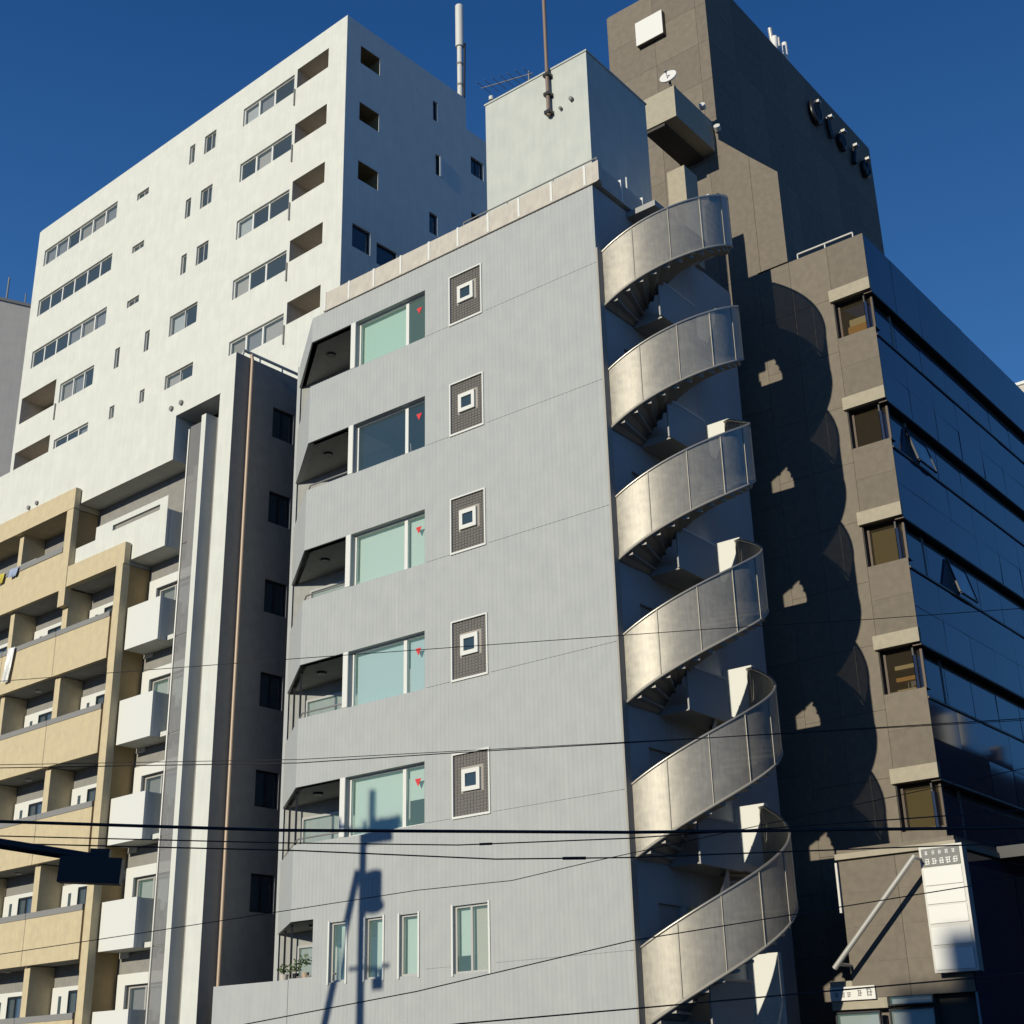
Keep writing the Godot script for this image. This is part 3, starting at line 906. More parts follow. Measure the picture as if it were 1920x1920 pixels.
func brown_building() -> void:
	var z := -31.6
	var t := thing("brown_stone_building", "brown stone office building with blue reflecting glass side and tall windowless tower", "building", Vector3(-15, 0, -40))
	var f := front(z)
	# carcass behind the cladding
	var tops := [21.28, 17.98, 14.68, 11.36, 8.05]
	var holes := []
	for top in tops:
		holes.append([-13.32, top - 1.12, -12.25, top, 0.3, "ltb"])
	var back := front(z - 0.03)
	wall(t, "wall", M.stone_back, back, [-20.0, 0, -16.36, 35.1], [])
	wall(t, "wall", M.stone_back, back, [-16.36, 0, -12.28, 23.03], holes)
	# tower front panels
	var i := 0
	for r in range(0, 8):
		var y0 := 35.13 - 1.5 * (r + 1)
		for c in [[-20.03, -18.3], [-18.285, -16.72], [-16.705, -16.335]]:
			panel(t, f, [c[0], y0 + 0.008, c[1], y0 + 1.492], i)
			i += 1
	for r in range(0, 16):   # what stands behind the grey block and shows only in the gaps
		var y0 := 23.13 - 1.45 * (r + 1)
		for c in [[-18.6, -17.0], [-16.985, -15.5]]:
			panel(t, f, [c[0], y0 + 0.008, c[1], y0 + 1.442], i)
			i += 1
	# sloping shoulder between tower and lower block
	var sh := new_st()
	for q in [[[-16.33, 23.13], [-15.4, 23.13], [-15.4, 27.17], [-16.33, 28.24]], [[-15.39, 23.13], [-14.53, 23.13], [-14.53, 26.2], [-15.39, 27.16]]]:
		var one := new_st()
		var a := []
		var b := []
		for e in q:
			a.append(f * Vector3(e[0], e[1], 0) - OFF)
			b.append(f * Vector3(e[0], e[1], -0.6) - OFF)
		quad(one, a, Vector3(0, 0, 1))
		quad(one, [b[0], b[3], b[2], b[1]], Vector3(0, 0, -1))
		for k in 4:
			var n: Vector3 = ((a[(k + 1) % 4] - a[k]) as Vector3).cross(Vector3(0, 0, 1)).normalized()
			quad(one, [a[k], a[(k + 1) % 4], b[(k + 1) % 4], b[k]], n)
		inst(t, "shoulder_panel", one.commit(), M.stone[0])
	# lower block front: a column of plain panels beside a column of windows
	for r in 14:
		var y0 := 23.08 - 1.65 * (r + 1)
		panel(t, f, [-15.485, y0 + 0.008, -14.52, y0 + 1.642], i)
		panel(t, f, [-14.505, y0 + 0.008, -13.345, y0 + 1.642], i + 1)
		i += 2
	panel(t, f, [-13.33, 21.66, -12.25, 23.08], 1)
	for k in 5:
		var top: float = tops[k]
		var below: float = (tops[k + 1] + 0.38) if k < 4 else 6.3
		var mid := (top - 1.12 + below) * 0.5
		panel(t, f, [-13.33, mid + 0.006, -12.25, top - 1.125], k)
		panel(t, f, [-13.33, below + 0.008, -12.25, mid - 0.006], k + 1)
		fbox(t, "window_hood", M.stone_pale, f, Vector3(-13.4, top + 0.006, -0.03), Vector3(-12.21, top + 0.36, 0.1))
		window(t, f, [-13.3, top - 1.11, -12.3, top], -0.22, {"mulls": [], "fw": 0.06, "frame": M.bronze, "glass": M.glass_bronze, "back": [[M.orange, M.ochre, M.ochre, M.yellowish, M.ochre][k] if k in [2, 4] else null]})
		# what stands behind the panes
		if k == 0:
			fbox(t, "curtain", M.orange, f, Vector3(-13.2, top - 1.1, -0.5), Vector3(-12.45, top - 0.62, -0.47))
			fbox(t, "curtain", M.yellowish, f, Vector3(-13.15, top - 0.62, -0.55), Vector3(-12.55, top - 0.4, -0.5))
		if k == 3:
			for e in 3:
				fbox(t, "shelf_board", M.orange if e == 1 else M.yellowish, f, Vector3(-13.15, top - 1.05 + 0.3 * e, -0.6), Vector3(-12.6, top - 0.95 + 0.3 * e, -0.45))
		if k == 1:
			fbox(t, "sill_box", M.yellowish, f, Vector3(-13.0, top - 1.1, -0.5), Vector3(-12.5, top - 0.95, -0.4))
		fbox(t, "window_room", M.room, f, Vector3(-13.33, top - 1.2, -1.6), Vector3(-12.4, top + 0.1, -1.5))
	# parapet rail of the lower roof
	tube(t, "roof_rail", M.alu, [Vector3(-14.3, 23.35, z - 0.2), Vector3(-12.6, 23.35, z - 0.2)], 0.035, 6)
	for x in [-14.3, -13.45, -12.6]:
		tube(t, "roof_rail", M.alu, [Vector3(x, 23.0, z - 0.2), Vector3(x, 23.35, z - 0.2)], 0.025, 6)
	# side of the tower
	var s := side(-16.33)
	for r in range(0, 9):
		for c in 7:
			var u0 := 31.64 + c * 1.77
			var y0 := 35.13 - 1.5 * (r + 1)
			panel(t, s, [u0, y0 + 0.008, u0 + 1.755, y0 + 1.492], r + c)
	wall(t, "wall", M.stone_back, side(-16.36), [31.6, 0, 44.0, 35.1], [])
	wbox(t, "roof", M.concrete, Vector3(-20.0, 34.6, -44.0), Vector3(-16.4, 34.8, -31.7))
	wbox(t, "wall", M.stone[0], Vector3(-20.1, 0, -44.0), Vector3(-20.0, 35.12, -31.62))
	wbox(t, "wall", M.stone[0], Vector3(-20.0, 0, -44.1), Vector3(-16.34, 35.12, -44.0))
	# glass side of the lower block
	var g := side(-12.25)
	var levels := [23.08, 21.22, 17.92, 14.62, 11.3, 8.0, 6.3]
	for k in 6:
		var y1: float = levels[k]
		var y0: float = levels[k + 1]
		# the dark shadow gap over each ribbon
		if k > 0:
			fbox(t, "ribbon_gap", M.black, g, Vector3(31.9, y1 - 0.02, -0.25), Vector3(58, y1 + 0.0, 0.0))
			fbox(t, "window_head", M.dark_frame, g, Vector3(31.62, y1 - 0.22, -0.24), Vector3(58, y1 - 0.03, -0.2))
			fbox(t, "sill_fin", M.bronze, g, Vector3(31.62, y1 - 1.33, -0.2), Vector3(58, y1 - 1.28, 0.035))
			fbox(t, "head_fin", M.bronze, g, Vector3(31.62, y1 + 0.003, -0.2), Vector3(58, y1 + 0.05, 0.03))
		for c in 15:
			var u0 := 31.62 + c * 1.75
			var mat: Material = M.curtain_wall[(c * 2 + k) % 3]
			if k == 0:
				glass_panel(t, mat, g, Vector3(u0, y0 + 0.02, -0.05), Vector3(u0 + 1.738, y1, 0.0))
			else:
				var sill := y1 - 1.3
				glass_panel(t, mat, g, Vector3(u0, sill + 0.01, -0.22), Vector3(u0 + 1.73, y1 - 0.22, -0.16))
				glass_panel(t, M.curtain_wall[(c + k) % 3], g, Vector3(u0, (y0 + sill) * 0.5 + 0.006, -0.05), Vector3(u0 + 1.738, sill - 0.006, 0.0))
				glass_panel(t, M.curtain_wall[(c + k + 1) % 3], g, Vector3(u0, y0 + 0.02, -0.05), Vector3(u0 + 1.738, (y0 + sill) * 0.5 - 0.006, 0.0))
	# two top hung windows standing open
	for q in [[33.0, 17.7], [34.6, 14.4]]:
		var tilt := Transform3D(g.basis * Basis(Vector3(1, 0, 0), -0.24), g * Vector3(q[0], q[1], -0.12))
		fbox(t, "open_sash", M.glass_tint, tilt, Vector3(0.04, -1.0, -0.01), Vector3(1.2, 0.0, 0.01))
		for e in [[0.0, -1.02, 0.05, 0.0], [1.2, -1.02, 1.25, 0.0], [0.05, -1.05, 1.2, -1.0]]:
			fbox(t, "sash_frame", M.dark_frame, tilt, Vector3(e[0], e[1], -0.025), Vector3(e[2], e[3], 0.025))
	wall(t, "wall", M.stone_back, side(-12.52), [31.7, 0, 58.0, 23.0], [])
	wbox(t, "roof", M.concrete, Vector3(-20.0, 22.4, -58), Vector3(-12.6, 22.6, -31.8))
	wbox(t, "wall", M.stone_back, Vector3(-20.0, 0, -58.1), Vector3(-12.3, 23.0, -58.0))
	# balcony box high on the tower
	wbox(t, "box_balcony", M.stone_pale, Vector3(-17.6, 27.85, -31.62), Vector3(-16.46, 28.95, -29.35))
	wbox(t, "balcony_notch", M.stone_back, Vector3(-17.58, 27.75, -31.6), Vector3(-16.9, 27.85, -29.4))
	for q in [Vector3(-16.4, 29.1, -30.9), Vector3(-16.28, 28.6, -31.5)]:
		cylinder(t, "flood_light", M.pipe_white, q, 0.1, 0.16, Vector3(0.3, 0.4, 1))
	# base storeys stand forward
	var b := front(-28.6)
	for r in 4:
		var y0 := 6.0 - 0.71 * (r + 1)
		for c in [[-13.58, -12.3], [-12.285, -10.95]]:
			panel(t, b, [c[0], y0 + 0.005, c[1], y0 + 0.705], i)
			i += 1
	wbox(t, "base_block", M.stone_back, Vector3(-13.57, 3.6, -31.58), Vector3(-10.97, 6.15, -28.64))
	wbox(t, "cornice", M.stone_pale, Vector3(-13.62, 6.0, -31.59), Vector3(-10.9, 6.12, -28.5))
	wbox(t, "cornice", M.stone[1], Vector3(-13.59, 6.125, -31.59), Vector3(-10.94, 6.22, -28.56))
	wbox(t, "base_post", M.pipe_white, Vector3(-13.66, 4.9, -28.75), Vector3(-13.61, 5.95, -28.55))
	for c in 8:
		fbox(t, "glass_panel", M.curtain_wall[c % 3], side(-10.95), Vector3(28.7 + c * 3.2, 0.1, -0.05), Vector3(31.85 + c * 3.2, 5.95, 0.0))
	wbox(t, "base_block", M.stone_back, Vector3(-12.5, 0, -58), Vector3(-11.02, 6.0, -31.6))
	wbox(t, "side_canopy", M.dark_frame, Vector3(-10.94, 6.0, -50), Vector3(-10.2, 6.25, -31.0))
	# shop front under the base
	wbox(t, "entrance_beam", M.stone_pale, Vector3(-14.1, 2.95, -28.9), Vector3(-12.85, 3.52, -28.62))
	wbox(t, "entrance_wall", M.stone[2], Vector3(-14.0, 0, -29.2), Vector3(-12.85, 2.94, -28.9))
	for k in 3:
		window(t, b, [-12.84, 2.98 - 0.48 * k, -11.85, 3.4 - 0.48 * k], -0.05, {"mulls": [], "fw": 0.03, "frame": M.dark_frame, "glass": M.glass_green, "back": [M.curtain[1]]})
		window(t, b, [-14.0, 2.5 - 0.9 * k, -13.0, 2.9 - 0.9 * k], 0.05, {"mulls": [], "fw": 0.03, "frame": M.dark_frame, "glass": M.glass_green, "back": [M.curtain[1]]})
	wbox(t, "base_block", M.stone_back, Vector3(-12.84, 0, -31.5), Vector3(-10.97, 3.59, -28.9))
	# the small projecting name plate
	var keep := Node3D.new()
	keep.name = "name_plate"
	t.add_child(keep, true)
	keep.position = -OFF + OFF
	fbox(keep, "plate", M.sign_white, b, Vector3(-14.08, 3.13, 0.02), Vector3(-13.06, 3.4, 0.06))
	for e in 5:
		glyph(keep, M.mid_grey, b, [-13.98, -13.84, -13.7, -13.47, -13.27][e], 3.19, [0.1, 0.1, 0.1, 0.13, 0.15][e], 0.06)

# one character too small to read in the photograph: a few crossing strokes
func glyph(t: Node3D, mat: Material, f: Transform3D, x: float, y: float, size: float, n: float) -> void:
	var st := new_st()
	var w := size * 0.13
	for k in 3:
		var yy := y + size * (0.1 + 0.38 * k)
		var a := x + size * rng.randf_range(0.0, 0.25)
		st_box(st, f, Vector3(a, yy, n), Vector3(x + size * rng.randf_range(0.7, 1.0), yy + w, n + 0.006))
	for k in 2:
		var xx := x + size * (0.25 + 0.4 * k) * rng.randf_range(0.85, 1.1)
		st_box(st, f, Vector3(xx, y + size * rng.randf_range(0.0, 0.2), n + 0.0008), Vector3(xx + w, y + size * rng.randf_range(0.75, 1.05), n + 0.0075))
	inst(t, "lettering", st.commit(), mat)

func glass_panel(t: Node3D, mat: Material, f: Transform3D, a: Vector3, b: Vector3) -> void:
	var mid := (a + b) * 0.5
	var tilt := Basis(Vector3(1, 0, 0), rng.randfn() * 0.004) * Basis(Vector3(0, 1, 0), rng.randfn() * 0.004)
	inst(t, "glass_panel", box_mesh((b - a).abs()), mat, Transform3D(f.basis * tilt, f * mid - OFF))

func panel(t: Node3D, f: Transform3D, r: Array, k: int) -> void:
	fbox(t, "stone_panel", M.stone[(k * 7 + int(r[1] * 3.0)) % 3], f, Vector3(r[0] - 0.0035, r[1] - 0.004, -0.028), Vector3(r[2] + 0.0035, r[3] + 0.004, 0.0))

# ---------------------------------------------------------------- farther buildings

func far_buildings() -> void:
	var t := thing("far_grey_block", "dull grey block with a thin aerial behind the white tower", "building", Vector3(-62.7, 0, -80.9), -22.0)
	var far := Basis(Vector3.UP, deg_to_rad(22.0)) * Vector3(-88.42, 59.61, -51.5)
	wbox(t, "wall", M.far_grey, Vector3(far.x - 20.0, 0, far.z - 22.0), Vector3(far.x, far.y, far.z + 6.0))
	wbox(t, "roof_edge", M.mid_grey, Vector3(far.x - 20.0, far.y, far.z - 22.0), Vector3(far.x + 0.1, far.y + 0.25, far.z + 6.1))
	tube(t, "aerial", M.mid_grey, [Vector3(far.x - 0.3, far.y, far.z + 1.6), Vector3(far.x - 0.3, far.y + 2.4, far.z + 1.6)], 0.07, 6)
	tube(t, "aerial", M.mid_grey, [Vector3(far.x - 0.3, far.y, far.z + 0.2), Vector3(far.x - 0.3, far.y + 1.3, far.z + 0.2)], 0.05, 6)
	t = thing("cream_block", "cream building edge showing past the end of the blue glass side", "building", Vector3(-16, 0, -95))
	wbox(t, "wall", M.cream, Vector3(-23.6, 0, -100), Vector3(-12, 42.8, -83.5))
	wbox(t, "coping", M.white_trim, Vector3(-23.7, 42.8, -100.1), Vector3(-11.9, 43.0, -83.4))
	# across the side street, mirrored in the glass side
	t = thing("dark_side_street_building", "dark low building across the side street with roof vents", "building", Vector3(6, 0, -62))
	wbox(t, "wall", M.stone_back, Vector3(-1.8, 0, -75), Vector3(14, 15.5, -25))
	wbox(t, "roof_room", M.stone_back, Vector3(0, 15.5, -66), Vector3(6, 18.6, -60))
	for k in 7:
		wbox(t, "roof_vent", M.concrete if k % 2 == 0 else M.white_trim, Vector3(-1.2, 15.5, -42 - k * 4.3), Vector3(-0.7, 16.6 + 0.5 * (k % 3), -42.5 - k * 4.3))
	# across the main street, behind the viewer: it shades the foot of the brown building
	t = thing("low_opposite_shop", "low pale shop building across the main street behind the viewer", "building", Vector3(-16, 0, 13))
	wbox(t, "wall", M.cream, Vector3(-24, 0, 9), Vector3(-9, 11.3, 18))
	wbox(t, "roof_edge", M.mid_grey, Vector3(-24.1, 11.3, 8.9), Vector3(-8.9, 11.5, 18.1))
	t = thing("street_opposite_building", "plain pale building across the main street behind the viewer", "building", Vector3(0, 0, 36))
	wbox(t, "wall", M.cream, Vector3(-14.2, 0, 30), Vector3(12, 20.9, 42))
	wbox(t, "roof_room", M.cream, Vector3(-12.9, 20.9, 31), Vector3(-4, 22.1, 38))

# ---------------------------------------------------------------- things on the roofs

func rooftop_things() -> void:
	var t := thing("white_sign_box", "square white sign box high on the brown tower", "sign", Vector3(-18.35, 33.6, -31.4))
	var f := front(-31.6)
	fbox(t, "sign_face", M.sign_white, f, Vector3(-18.87, 33.12, 0.17), Vector3(-17.84, 34.06, 0.2))
	fbox(t, "sign_case", M.dark_frame, f, Vector3(-18.87, 33.12, 0.002), Vector3(-17.84, 34.06, 0.168))
	t = thing("satellite_dish", "white satellite dish standing on the box balcony of the brown tower", "satellite dish", Vector3(-16.65, 28.95, -29.5))
	var ax := Vector3(0.15, 0.35, 1).normalized()
	var p := Vector3(-16.66, 29.42, -29.42)
	cylinder(t, "dish", M.sign_white, p, 0.26, 0.05, ax, 0.27)
	cylinder(t, "feed_horn", M.mid_grey, p + ax * 0.2, 0.035, 0.08, ax)
	tube(t, "feed_arm", M.mid_grey, [p - Vector3(0, 0.2, 0), p + ax * 0.18], 0.012, 6)
	tube(t, "stand", M.dark_frame, [Vector3(-16.62, 28.95, -29.5), p - ax * 0.03], 0.04, 8)
	t = thing("tower_antenna", "cream cylindrical aerial mast on the white tower roof corner", "antenna", Vector3(-34.7, 43.09, -37.7), -2.5)
	tube(t, "mast", M.pipe_white, [Vector3(-34.7, 43.09, -37.7), Vector3(-34.7, 46.2, -37.7)], 0.13, 12)
	tube(t, "radome", M.pipe_white, [Vector3(-34.7, 46.2, -37.7), Vector3(-34.7, 48.6, -37.7)], 0.2, 12)
	tube(t, "cable", M.dark_frame, [Vector3(-34.55, 43.3, -37.8), Vector3(-34.52, 46.4, -37.85)], 0.05, 6)
	for y in [44.0, 45.2]:
		cylinder(t, "clamp", M.mid_grey, Vector3(-34.7, y, -37.7), 0.15, 0.1)
	t = thing("penthouse_mast", "thin brown mast clamped to the pale green penthouse wall", "mast", Vector3(-17.85, 25.85, -24.9))
	tube(t, "pole", M.rust_pole, [Vector3(-17.85, 25.85, -24.88), Vector3(-17.87, 33.0, -24.88)], 0.055, 10)
	for y in [25.95, 26.55, 27.2]:
		wbox(t, "clamp", M.dark_frame, Vector3(-17.95, y - 0.05, -24.995), Vector3(-17.75, y + 0.05, -24.8))
	t = thing("roof_aerial", "small comb shaped television aerial behind the penthouse roof", "antenna", Vector3(-20.6, 27.4, -26.6))
	tube(t, "pole", M.mid_grey, [Vector3(-20.05, 27.47, -27.0), Vector3(-20.05, 29.9, -27.0)], 0.025, 6)
	tube(t, "boom", M.mid_grey, [Vector3(-21.9, 30.25, -27.0), Vector3(-19.9, 29.75, -27.0)], 0.015, 6)
	for k in 7:
		var x := -21.8 + k * 0.3
		tube(t, "element", M.mid_grey, [Vector3(x, 30.22 - 0.25 * 0.3 * k, -27.35), Vector3(x, 30.22 - 0.25 * 0.3 * k, -26.65)], 0.01, 5)
	t = thing("penthouse_lamp", "little white lamp on the left edge of the penthouse roof", "lamp", Vector3(-20.0, 27.47, -25.2))
	tube(t, "stem", M.mid_grey, [Vector3(-20.0, 27.47, -25.1), Vector3(-20.0, 27.62, -25.1)], 0.02, 6)
	cylinder(t, "shade", M.pipe_white, Vector3(-20.0, 27.68, -25.1), 0.07, 0.12)
	t = thing("roof_antenna_cluster", "group of white panel antennas on the brown tower roof edge", "antenna", Vector3(-16.6, 35.12, -37.4))
	tube(t, "pole", M.alu, [Vector3(-16.6, 34.8, -37.5), Vector3(-16.6, 36.3, -37.5)], 0.05, 8)
	tube(t, "antenna_panel", M.sign_white, [Vector3(-16.6, 35.3, -37.05), Vector3(-16.55, 36.0, -37.05)], 0.11, 10)
	tube(t, "antenna_panel", M.sign_white, [Vector3(-16.6, 35.4, -37.95), Vector3(-16.6, 36.35, -37.95)], 0.1, 10)
	tube(t, "antenna_panel", M.alu, [Vector3(-16.8, 35.9, -37.4), Vector3(-16.8, 36.7, -37.3)], 0.08, 10)
	for q in [[35.6, -37.05], [35.7, -37.95]]:
		tube(t, "arm", M.alu, [Vector3(-16.6, q[0], -37.5), Vector3(-16.6, q[0], q[1])], 0.025, 6)
	tube(t, "arm", M.alu, [Vector3(-16.6, 36.1, -37.5), Vector3(-16.8, 36.1, -37.4)], 0.025, 6)
	# dark raised lettering on the tower side; too small to read in the photograph
	t = thing("tower_lettering", "row of dark glossy raised letters on the shaded side of the brown tower", "sign", Vector3(-16.2, 33.5, -40.8))
	var ring := TorusMesh.new()
	ring.inner_radius = 0.3
	ring.outer_radius = 0.52
	ring.rings = 20
	ring.ring_segments = 10
	for k in 5:
		var c := Vector3(-16.2, 33.72 - 0.04 * k, -39.0 - 1.02 * k)
		var sc: float = [1.0, 0.6, 0.65, 0.6, 0.75][k]
		if k % 2 == 0:
			inst(t, "letter", ring, M.black, Transform3D(Basis(Vector3(0, 0, 1), PI / 2).scaled(Vector3(1, sc, sc * 0.8)), c - OFF))
		tube(t, "letter", M.black, [c + Vector3(0, -0.4, -0.3 + 0.12 * k), c + Vector3(0, 0.0, -0.05), c + Vector3(0, 0.38, 0.1 - 0.06 * k)], 0.1, 8)
		wbox(t, "letter_stud", M.alu, c + Vector3(0.04, 0.36, -0.16), c + Vector3(0.2, 0.46, 0.04))

# ---------------------------------------------------------------- street things

func street_things() -> void:
	# stacked tenant sign
	var t := thing("tenant_sign", "tall sign of stacked white tenant panels at the foot of the brown building", "sign", Vector3(-11.15, 3.5, -28.4))
	var f := front(-28.3)
	fbox(t, "sign_case", M.alu, f, Vector3(-11.62, 3.53, -0.25), Vector3(-10.7, 6.02, -0.01))
	var rows := [5.575, 5.205, 4.82, 4.405, 3.985]
	for k in 5:
		var y1: float = rows[k]
		fbox(t, "sign_panel", M.sign_white, f, Vector3(-11.57, y1 - (0.34 if k < 4 else 0.4), -0.012), Vector3(-10.76, y1, 0.012))
	fbox(t, "title_panel", M.mid_grey, f, Vector3(-11.57, 5.61, -0.012), Vector3(-10.76, 5.97, 0.01))
	for e in 5:
		glyph(t, M.sign_white, f, -11.52 + 0.15 * e, 5.64, 0.125, 0.0105)
		glyph(t, M.sign_white, f, -11.5 + 0.145 * e, 5.84, 0.08, 0.0105)
	t = thing("sign_strut", "grey steel tube slanting across the brown base from the tenant sign", "strut", Vector3(-12.6, 4.7, -27.95))
	tube(t, "tube", M.alu, [Vector3(-13.63, 3.74, -27.95), Vector3(-11.57, 5.82, -27.95)], 0.055, 10)
	tube(t, "bracket", M.alu, [Vector3(-11.6, 5.78, -27.95), Vector3(-11.6, 5.78, -28.4)], 0.035, 8)
	tube(t, "bracket", M.alu, [Vector3(-13.55, 3.82, -27.95), Vector3(-13.55, 3.82, -28.62)], 0.035, 8)
	# overhead lines, seen between poles outside the view
	var lines := [
		["thick black power cable crossing above all the thinner lines", [Vector3(-18.06, 5.04, -8.80), Vector3(-16.46, 4.94, -10.12), Vector3(-13.67, 4.75, -12.38), Vector3(-10.11, 4.62, -15.23), Vector3(-4.58, 4.54, -19.61)], 0.0224],
		["thin line high over the grey wall, above the thick cable", [Vector3(-17.36, 5.59, -9.06), Vector3(-13.23, 5.55, -12.31), Vector3(-11.52, 5.63, -13.61), Vector3(-9.90, 5.69, -14.84), Vector3(-4.19, 5.93, -19.18)], 0.0065],
		["dark line just under the thick cable", [Vector3(-18.11, 4.86, -8.86), Vector3(-13.71, 4.60, -12.43), Vector3(-11.89, 4.52, -13.90), Vector3(-10.13, 4.55, -15.26), Vector3(-4.49, 4.85, -19.51)], 0.0086],
		["jointed dark line under two others with a splice sleeve", [Vector3(-18.13, 4.77, -8.89), Vector3(-13.52, 4.50, -12.63), Vector3(-11.55, 4.34, -14.26), Vector3(-10.20, 4.32, -15.33), Vector3(-4.62, 4.40, -19.65)], 0.0097],
		["thin line rising to the right over the small windows", [Vector3(-18.59, 3.11, -9.40), Vector3(-15.20, 3.59, -11.81), Vector3(-12.46, 3.99, -13.73), Vector3(-11.46, 4.08, -14.47), Vector3(-10.65, 4.27, -15.01), Vector3(-4.28, 5.61, -19.27)], 0.0054],
		["loose line low across the ribbed wall below the small windows", [Vector3(-15.55, 2.27, -12.22), Vector3(-12.80, 2.78, -14.11), Vector3(-10.47, 3.32, -15.64), Vector3(-4.67, 4.21, -19.71)], 0.0076],
		["lowest dark line near the foot of the ribbed wall", [Vector3(-15.62, 2.05, -12.29), Vector3(-12.47, 2.38, -14.57), Vector3(-10.64, 2.51, -15.93), Vector3(-5.03, 2.93, -20.10)], 0.0108],
		["pale line crossing the balconies and the upper stair", [Vector3(-17.65, 6.52, -8.35), Vector3(-12.88, 6.80, -11.92), Vector3(-8.63, 7.03, -15.13), Vector3(-7.14, 7.09, -16.26), Vector3(-3.82, 7.27, -18.76)], 0.0048],
		["pale line crossing the lower stair turns and the glass side", [Vector3(-17.89, 5.63, -8.62), Vector3(-13.22, 5.59, -12.29), Vector3(-8.38, 5.75, -16.00), Vector3(-4.20, 5.90, -19.18)], 0.0048]]
	for l in lines:
		var pts := []
		var src: Array = l[1]
		for i in src.size() - 1:
			for k in 8:
				var w: float = k / 8.0
				var p: Vector3 = (src[i] as Vector3).lerp(src[i + 1], w)
				pts.append(p)
		pts.append(src[-1])
		t = thing("overhead_cable", l[0], "cable", pts[pts.size() / 2], 0.0, "overhead cables")
		tube(t, "line", M.rubber, pts, l[2], 6)
		if l[2] == 0.0097:
			tube(t, "splice_sleeve", M.rubber, [pts[20], pts[21], pts[21].lerp(pts[22], 0.4)], 0.02, 8)
		if l[2] == 0.0086:
			tube(t, "splice_sleeve", M.rubber, [pts[17], pts[17].lerp(pts[18], 0.6)], 0.016, 8)
	# traffic signal seen from its dark side, on an arm reaching in from outside the view
	t = thing("traffic_signal", "black three lamp traffic signal hanging from a long arm before the beige balconies", "traffic light", Vector3(-19.0, 0, -4.5))
	var a := Vector3(-14.0, 4.17, -9.68)
	tube(t, "arm", M.rubber, [Vector3(-19.0, 5.4, -4.5), Vector3(-16.5, 4.75, -7.2), a + Vector3(0.15, -0.03, -0.16)], 0.06, 10)
	tube(t, "pole", M.rubber, [Vector3(-19.0, 0, -4.5), Vector3(-19.0, 5.6, -4.5)], 0.1, 12)
	var dirv := Vector3(0.72, -0.05, -0.69).normalized()
	var fb := Basis(dirv, Vector3.UP, dirv.cross(Vector3.UP)).orthonormalized()
	var tf := Transform3D(fb, Vector3(-13.93, 4.02, -9.78))
	fbox(t, "housing", M.rubber, tf, Vector3(-0.34, -0.15, -0.09), Vector3(0.36, 0.14, 0.09))
	fbox(t, "hanger", M.rubber, tf, Vector3(-0.02, 0.1, -0.06), Vector3(0.2, 0.24, 0.06))
	for k in 3:
		var c := tf * Vector3(-0.22 + 0.23 * k, 0.0, -0.2)
		cylinder(t, "visor", M.rubber, c, 0.115, 0.24, tf.basis.z)
	# the utility pole whose shadow lies on the grey wall; it stands across the road, outside the view
	t = thing("utility_pole", "concrete utility pole with transformer across the road from the grey building", "utility pole", Vector3(-23.92, 0, -8))
	tube(t, "pole", M.concrete, [Vector3(-23.92, 0, -8), Vector3(-23.9, 13.2, -8)], 0.16, 12, 0.11)
	cylinder(t, "transformer", M.mid_grey, Vector3(-23.55, 10.68, -8), 0.28, 0.85)
	wbox(t, "transformer_bracket", M.mid_grey, Vector3(-23.95, 10.3, -8.15), Vector3(-23.2, 10.4, -7.85))
	wbox(t, "crossarm", M.mid_grey, Vector3(-24.8, 12.2, -8.2), Vector3(-22.9, 12.3, -8.1))
	wbox(t, "switch_box", M.mid_grey, Vector3(-23.8, 11.8, -8.3), Vector3(-22.95, 12.4, -7.9))
	wbox(t, "crossarm", M.mid_grey, Vector3(-24.3, 8.93, -8.2), Vector3(-23.0, 9.0, -8.1))
	wbox(t, "terminal_box", M.mid_grey, Vector3(-23.55, 8.5, -8.25), Vector3(-23.2, 8.95, -8.0))
	for k in 4:
		cylinder(t, "insulator", M.pipe_white, Vector3(-24.7 + 0.55 * k, 12.38, -8.15), 0.06, 0.16)
	t = thing("prop_pole", "slanting prop pole leaning against the utility pole across the road", "utility pole", Vector3(-27.3, 0, -8.3))
	tube(t, "pole", M.concrete, [Vector3(-27.3, 0, -8.3), Vector3(-24.06, 11.2, -8.0)], 0.12, 10)
	# pots on the low terrace of the grey building
	var spots := [[-26.15, 0.16, "round pale flower pot with a bushy plant on the grey terrace wall"], [-25.75, 0.12, "low dark flower pot with a small plant between others on the grey terrace"], [-25.42, 0.14, "brown flower pot with tall thin stems on the grey terrace wall end"]]
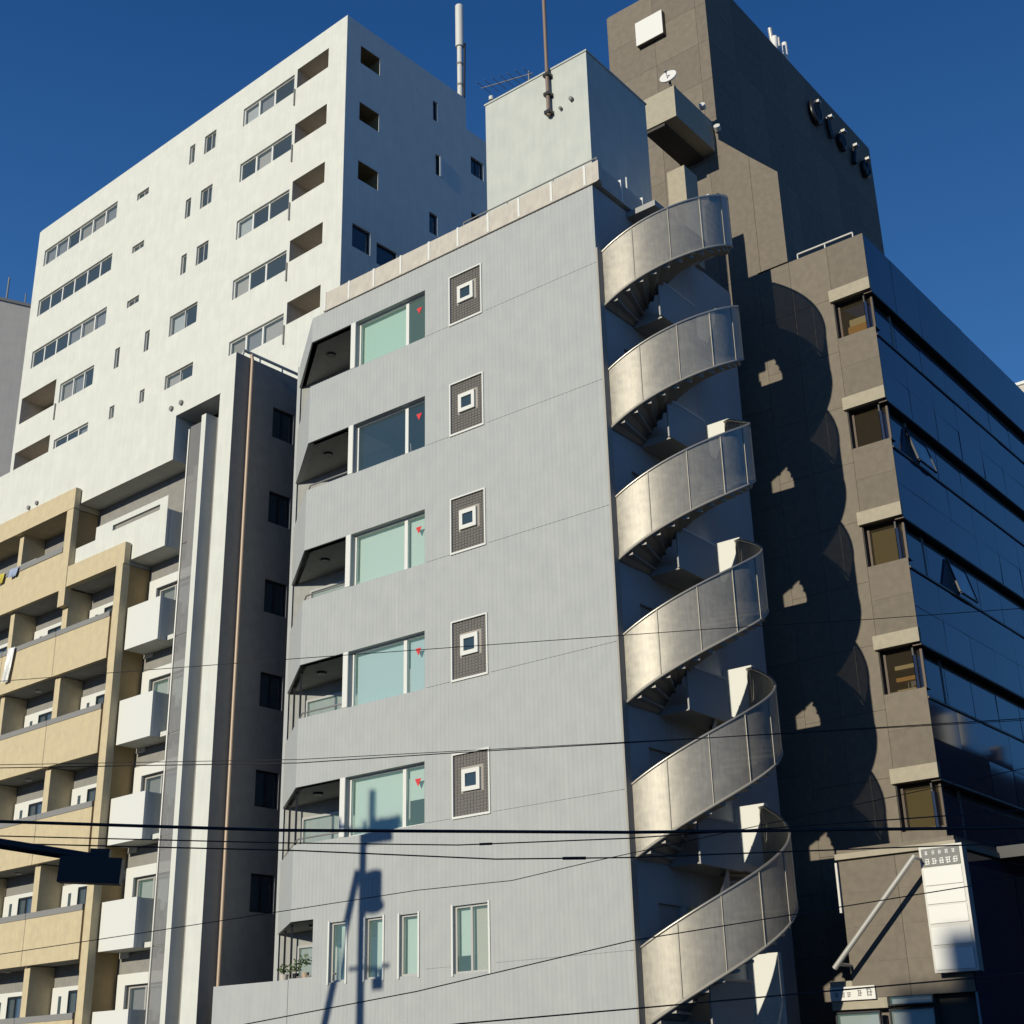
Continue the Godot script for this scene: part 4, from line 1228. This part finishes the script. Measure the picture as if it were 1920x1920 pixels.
	for k in 3:
		var s: Array = spots[k]
		t = thing("potted_plant", s[2], "plant", Vector3(s[0], 4.1, -24.1), 0.0, "pots on the terrace wall")
		cylinder(t, "pot", [M.cream, M.black, M.copper][k], Vector3(s[0], 4.1 + 0.07, -24.1), s[1] * 0.55, 0.14, Vector3.UP, s[1] * 0.7)
		var lv := new_st()
		for m in 60:
			var c := Vector3(s[0], 4.3, -24.1) + Vector3(rng.randfn() * s[1] * 0.6, absf(rng.randfn()) * 0.09 + (0.12 if k == 2 else 0.0), rng.randfn() * s[1] * 0.6)
			var d := Vector3(rng.randfn(), rng.randfn() * 0.6, rng.randfn()).normalized() * 0.05
			var e := d.cross(Vector3(rng.randf(), 1, rng.randf())).normalized() * 0.025
			var nn := d.cross(e).normalized()
			quad(lv, [c - d - OFF, c + e - OFF, c + d - OFF, c - e - OFF], nn)
		inst(t, "leaves", lv.commit(), M.leaf)
	# washing on the beige balconies
	var turn := -2.5
	var cloths := [
		[-41.35, 13.95 - 2.92 * 0 + 1.5, 0.42, 1.15, M.sign_white, "long white cloth hung over the beige balcony parapet"],
		[-42.6, 16.88 + 1.5, 0.4, 0.35, M.yellow_cloth, "yellow cloth drying on the topmost beige balcony"],
		[-41.8, 16.88 + 1.5, 0.55, 0.3, M.blue_cloth, "pale blue shirt drying on the topmost beige balcony"],
		[-43.4, 16.88 + 1.5, 0.5, 0.5, M.rubber, "black trousers drying on the topmost beige balcony"]]
	for c in cloths:
		t = thing("drying_cloth", c[5], "laundry", Vector3(c[0], c[1], -22.74), turn, "washing on the balconies")
		drape(t, c[0], c[1], c[2], c[3], c[4])
	t = thing("laundry_pole", "thin steel drying pole lying over the topmost beige parapet", "pole", Vector3(-42.3, 18.45, -22.8), turn)
	tube(t, "rod", M.alu, [Vector3(-44.4, 18.45, -22.8), Vector3(-40.6, 18.45, -22.8)], 0.02, 6)

# a hanging cloth with folds, both layers of it over its line
func drape(t: Node3D, x: float, y: float, w: float, h: float, mat: Material) -> void:
	var st := new_st()
	var nu := 12
	var nv := 10
	var g := []
	for j in nv + 1:
		var row := []
		for i in nu + 1:
			var u := float(i) / nu
			var v := float(j) / nv
			var fold := sin(u * 17.0 + v * 1.5) * 0.03 * (0.3 + v) + sin(u * 7.0) * 0.02
			row.append(Vector3(x + (u - 0.5) * w * (1.0 - 0.25 * v) - 0.12 * v * h, y - v * h, -22.68 + fold + 0.02 * v) - OFF)
		g.append(row)
	for j in nv:
		for i in nu:
			var n: Vector3 = (g[j][i + 1] - g[j][i]).cross(g[j][i] - g[j + 1][i]).normalized()
			if n.z < 0:
				n = -n
			quad(st, [g[j][i], g[j][i + 1], g[j + 1][i + 1], g[j + 1][i]], n)
	inst(t, "cloth", st.commit(), mat)
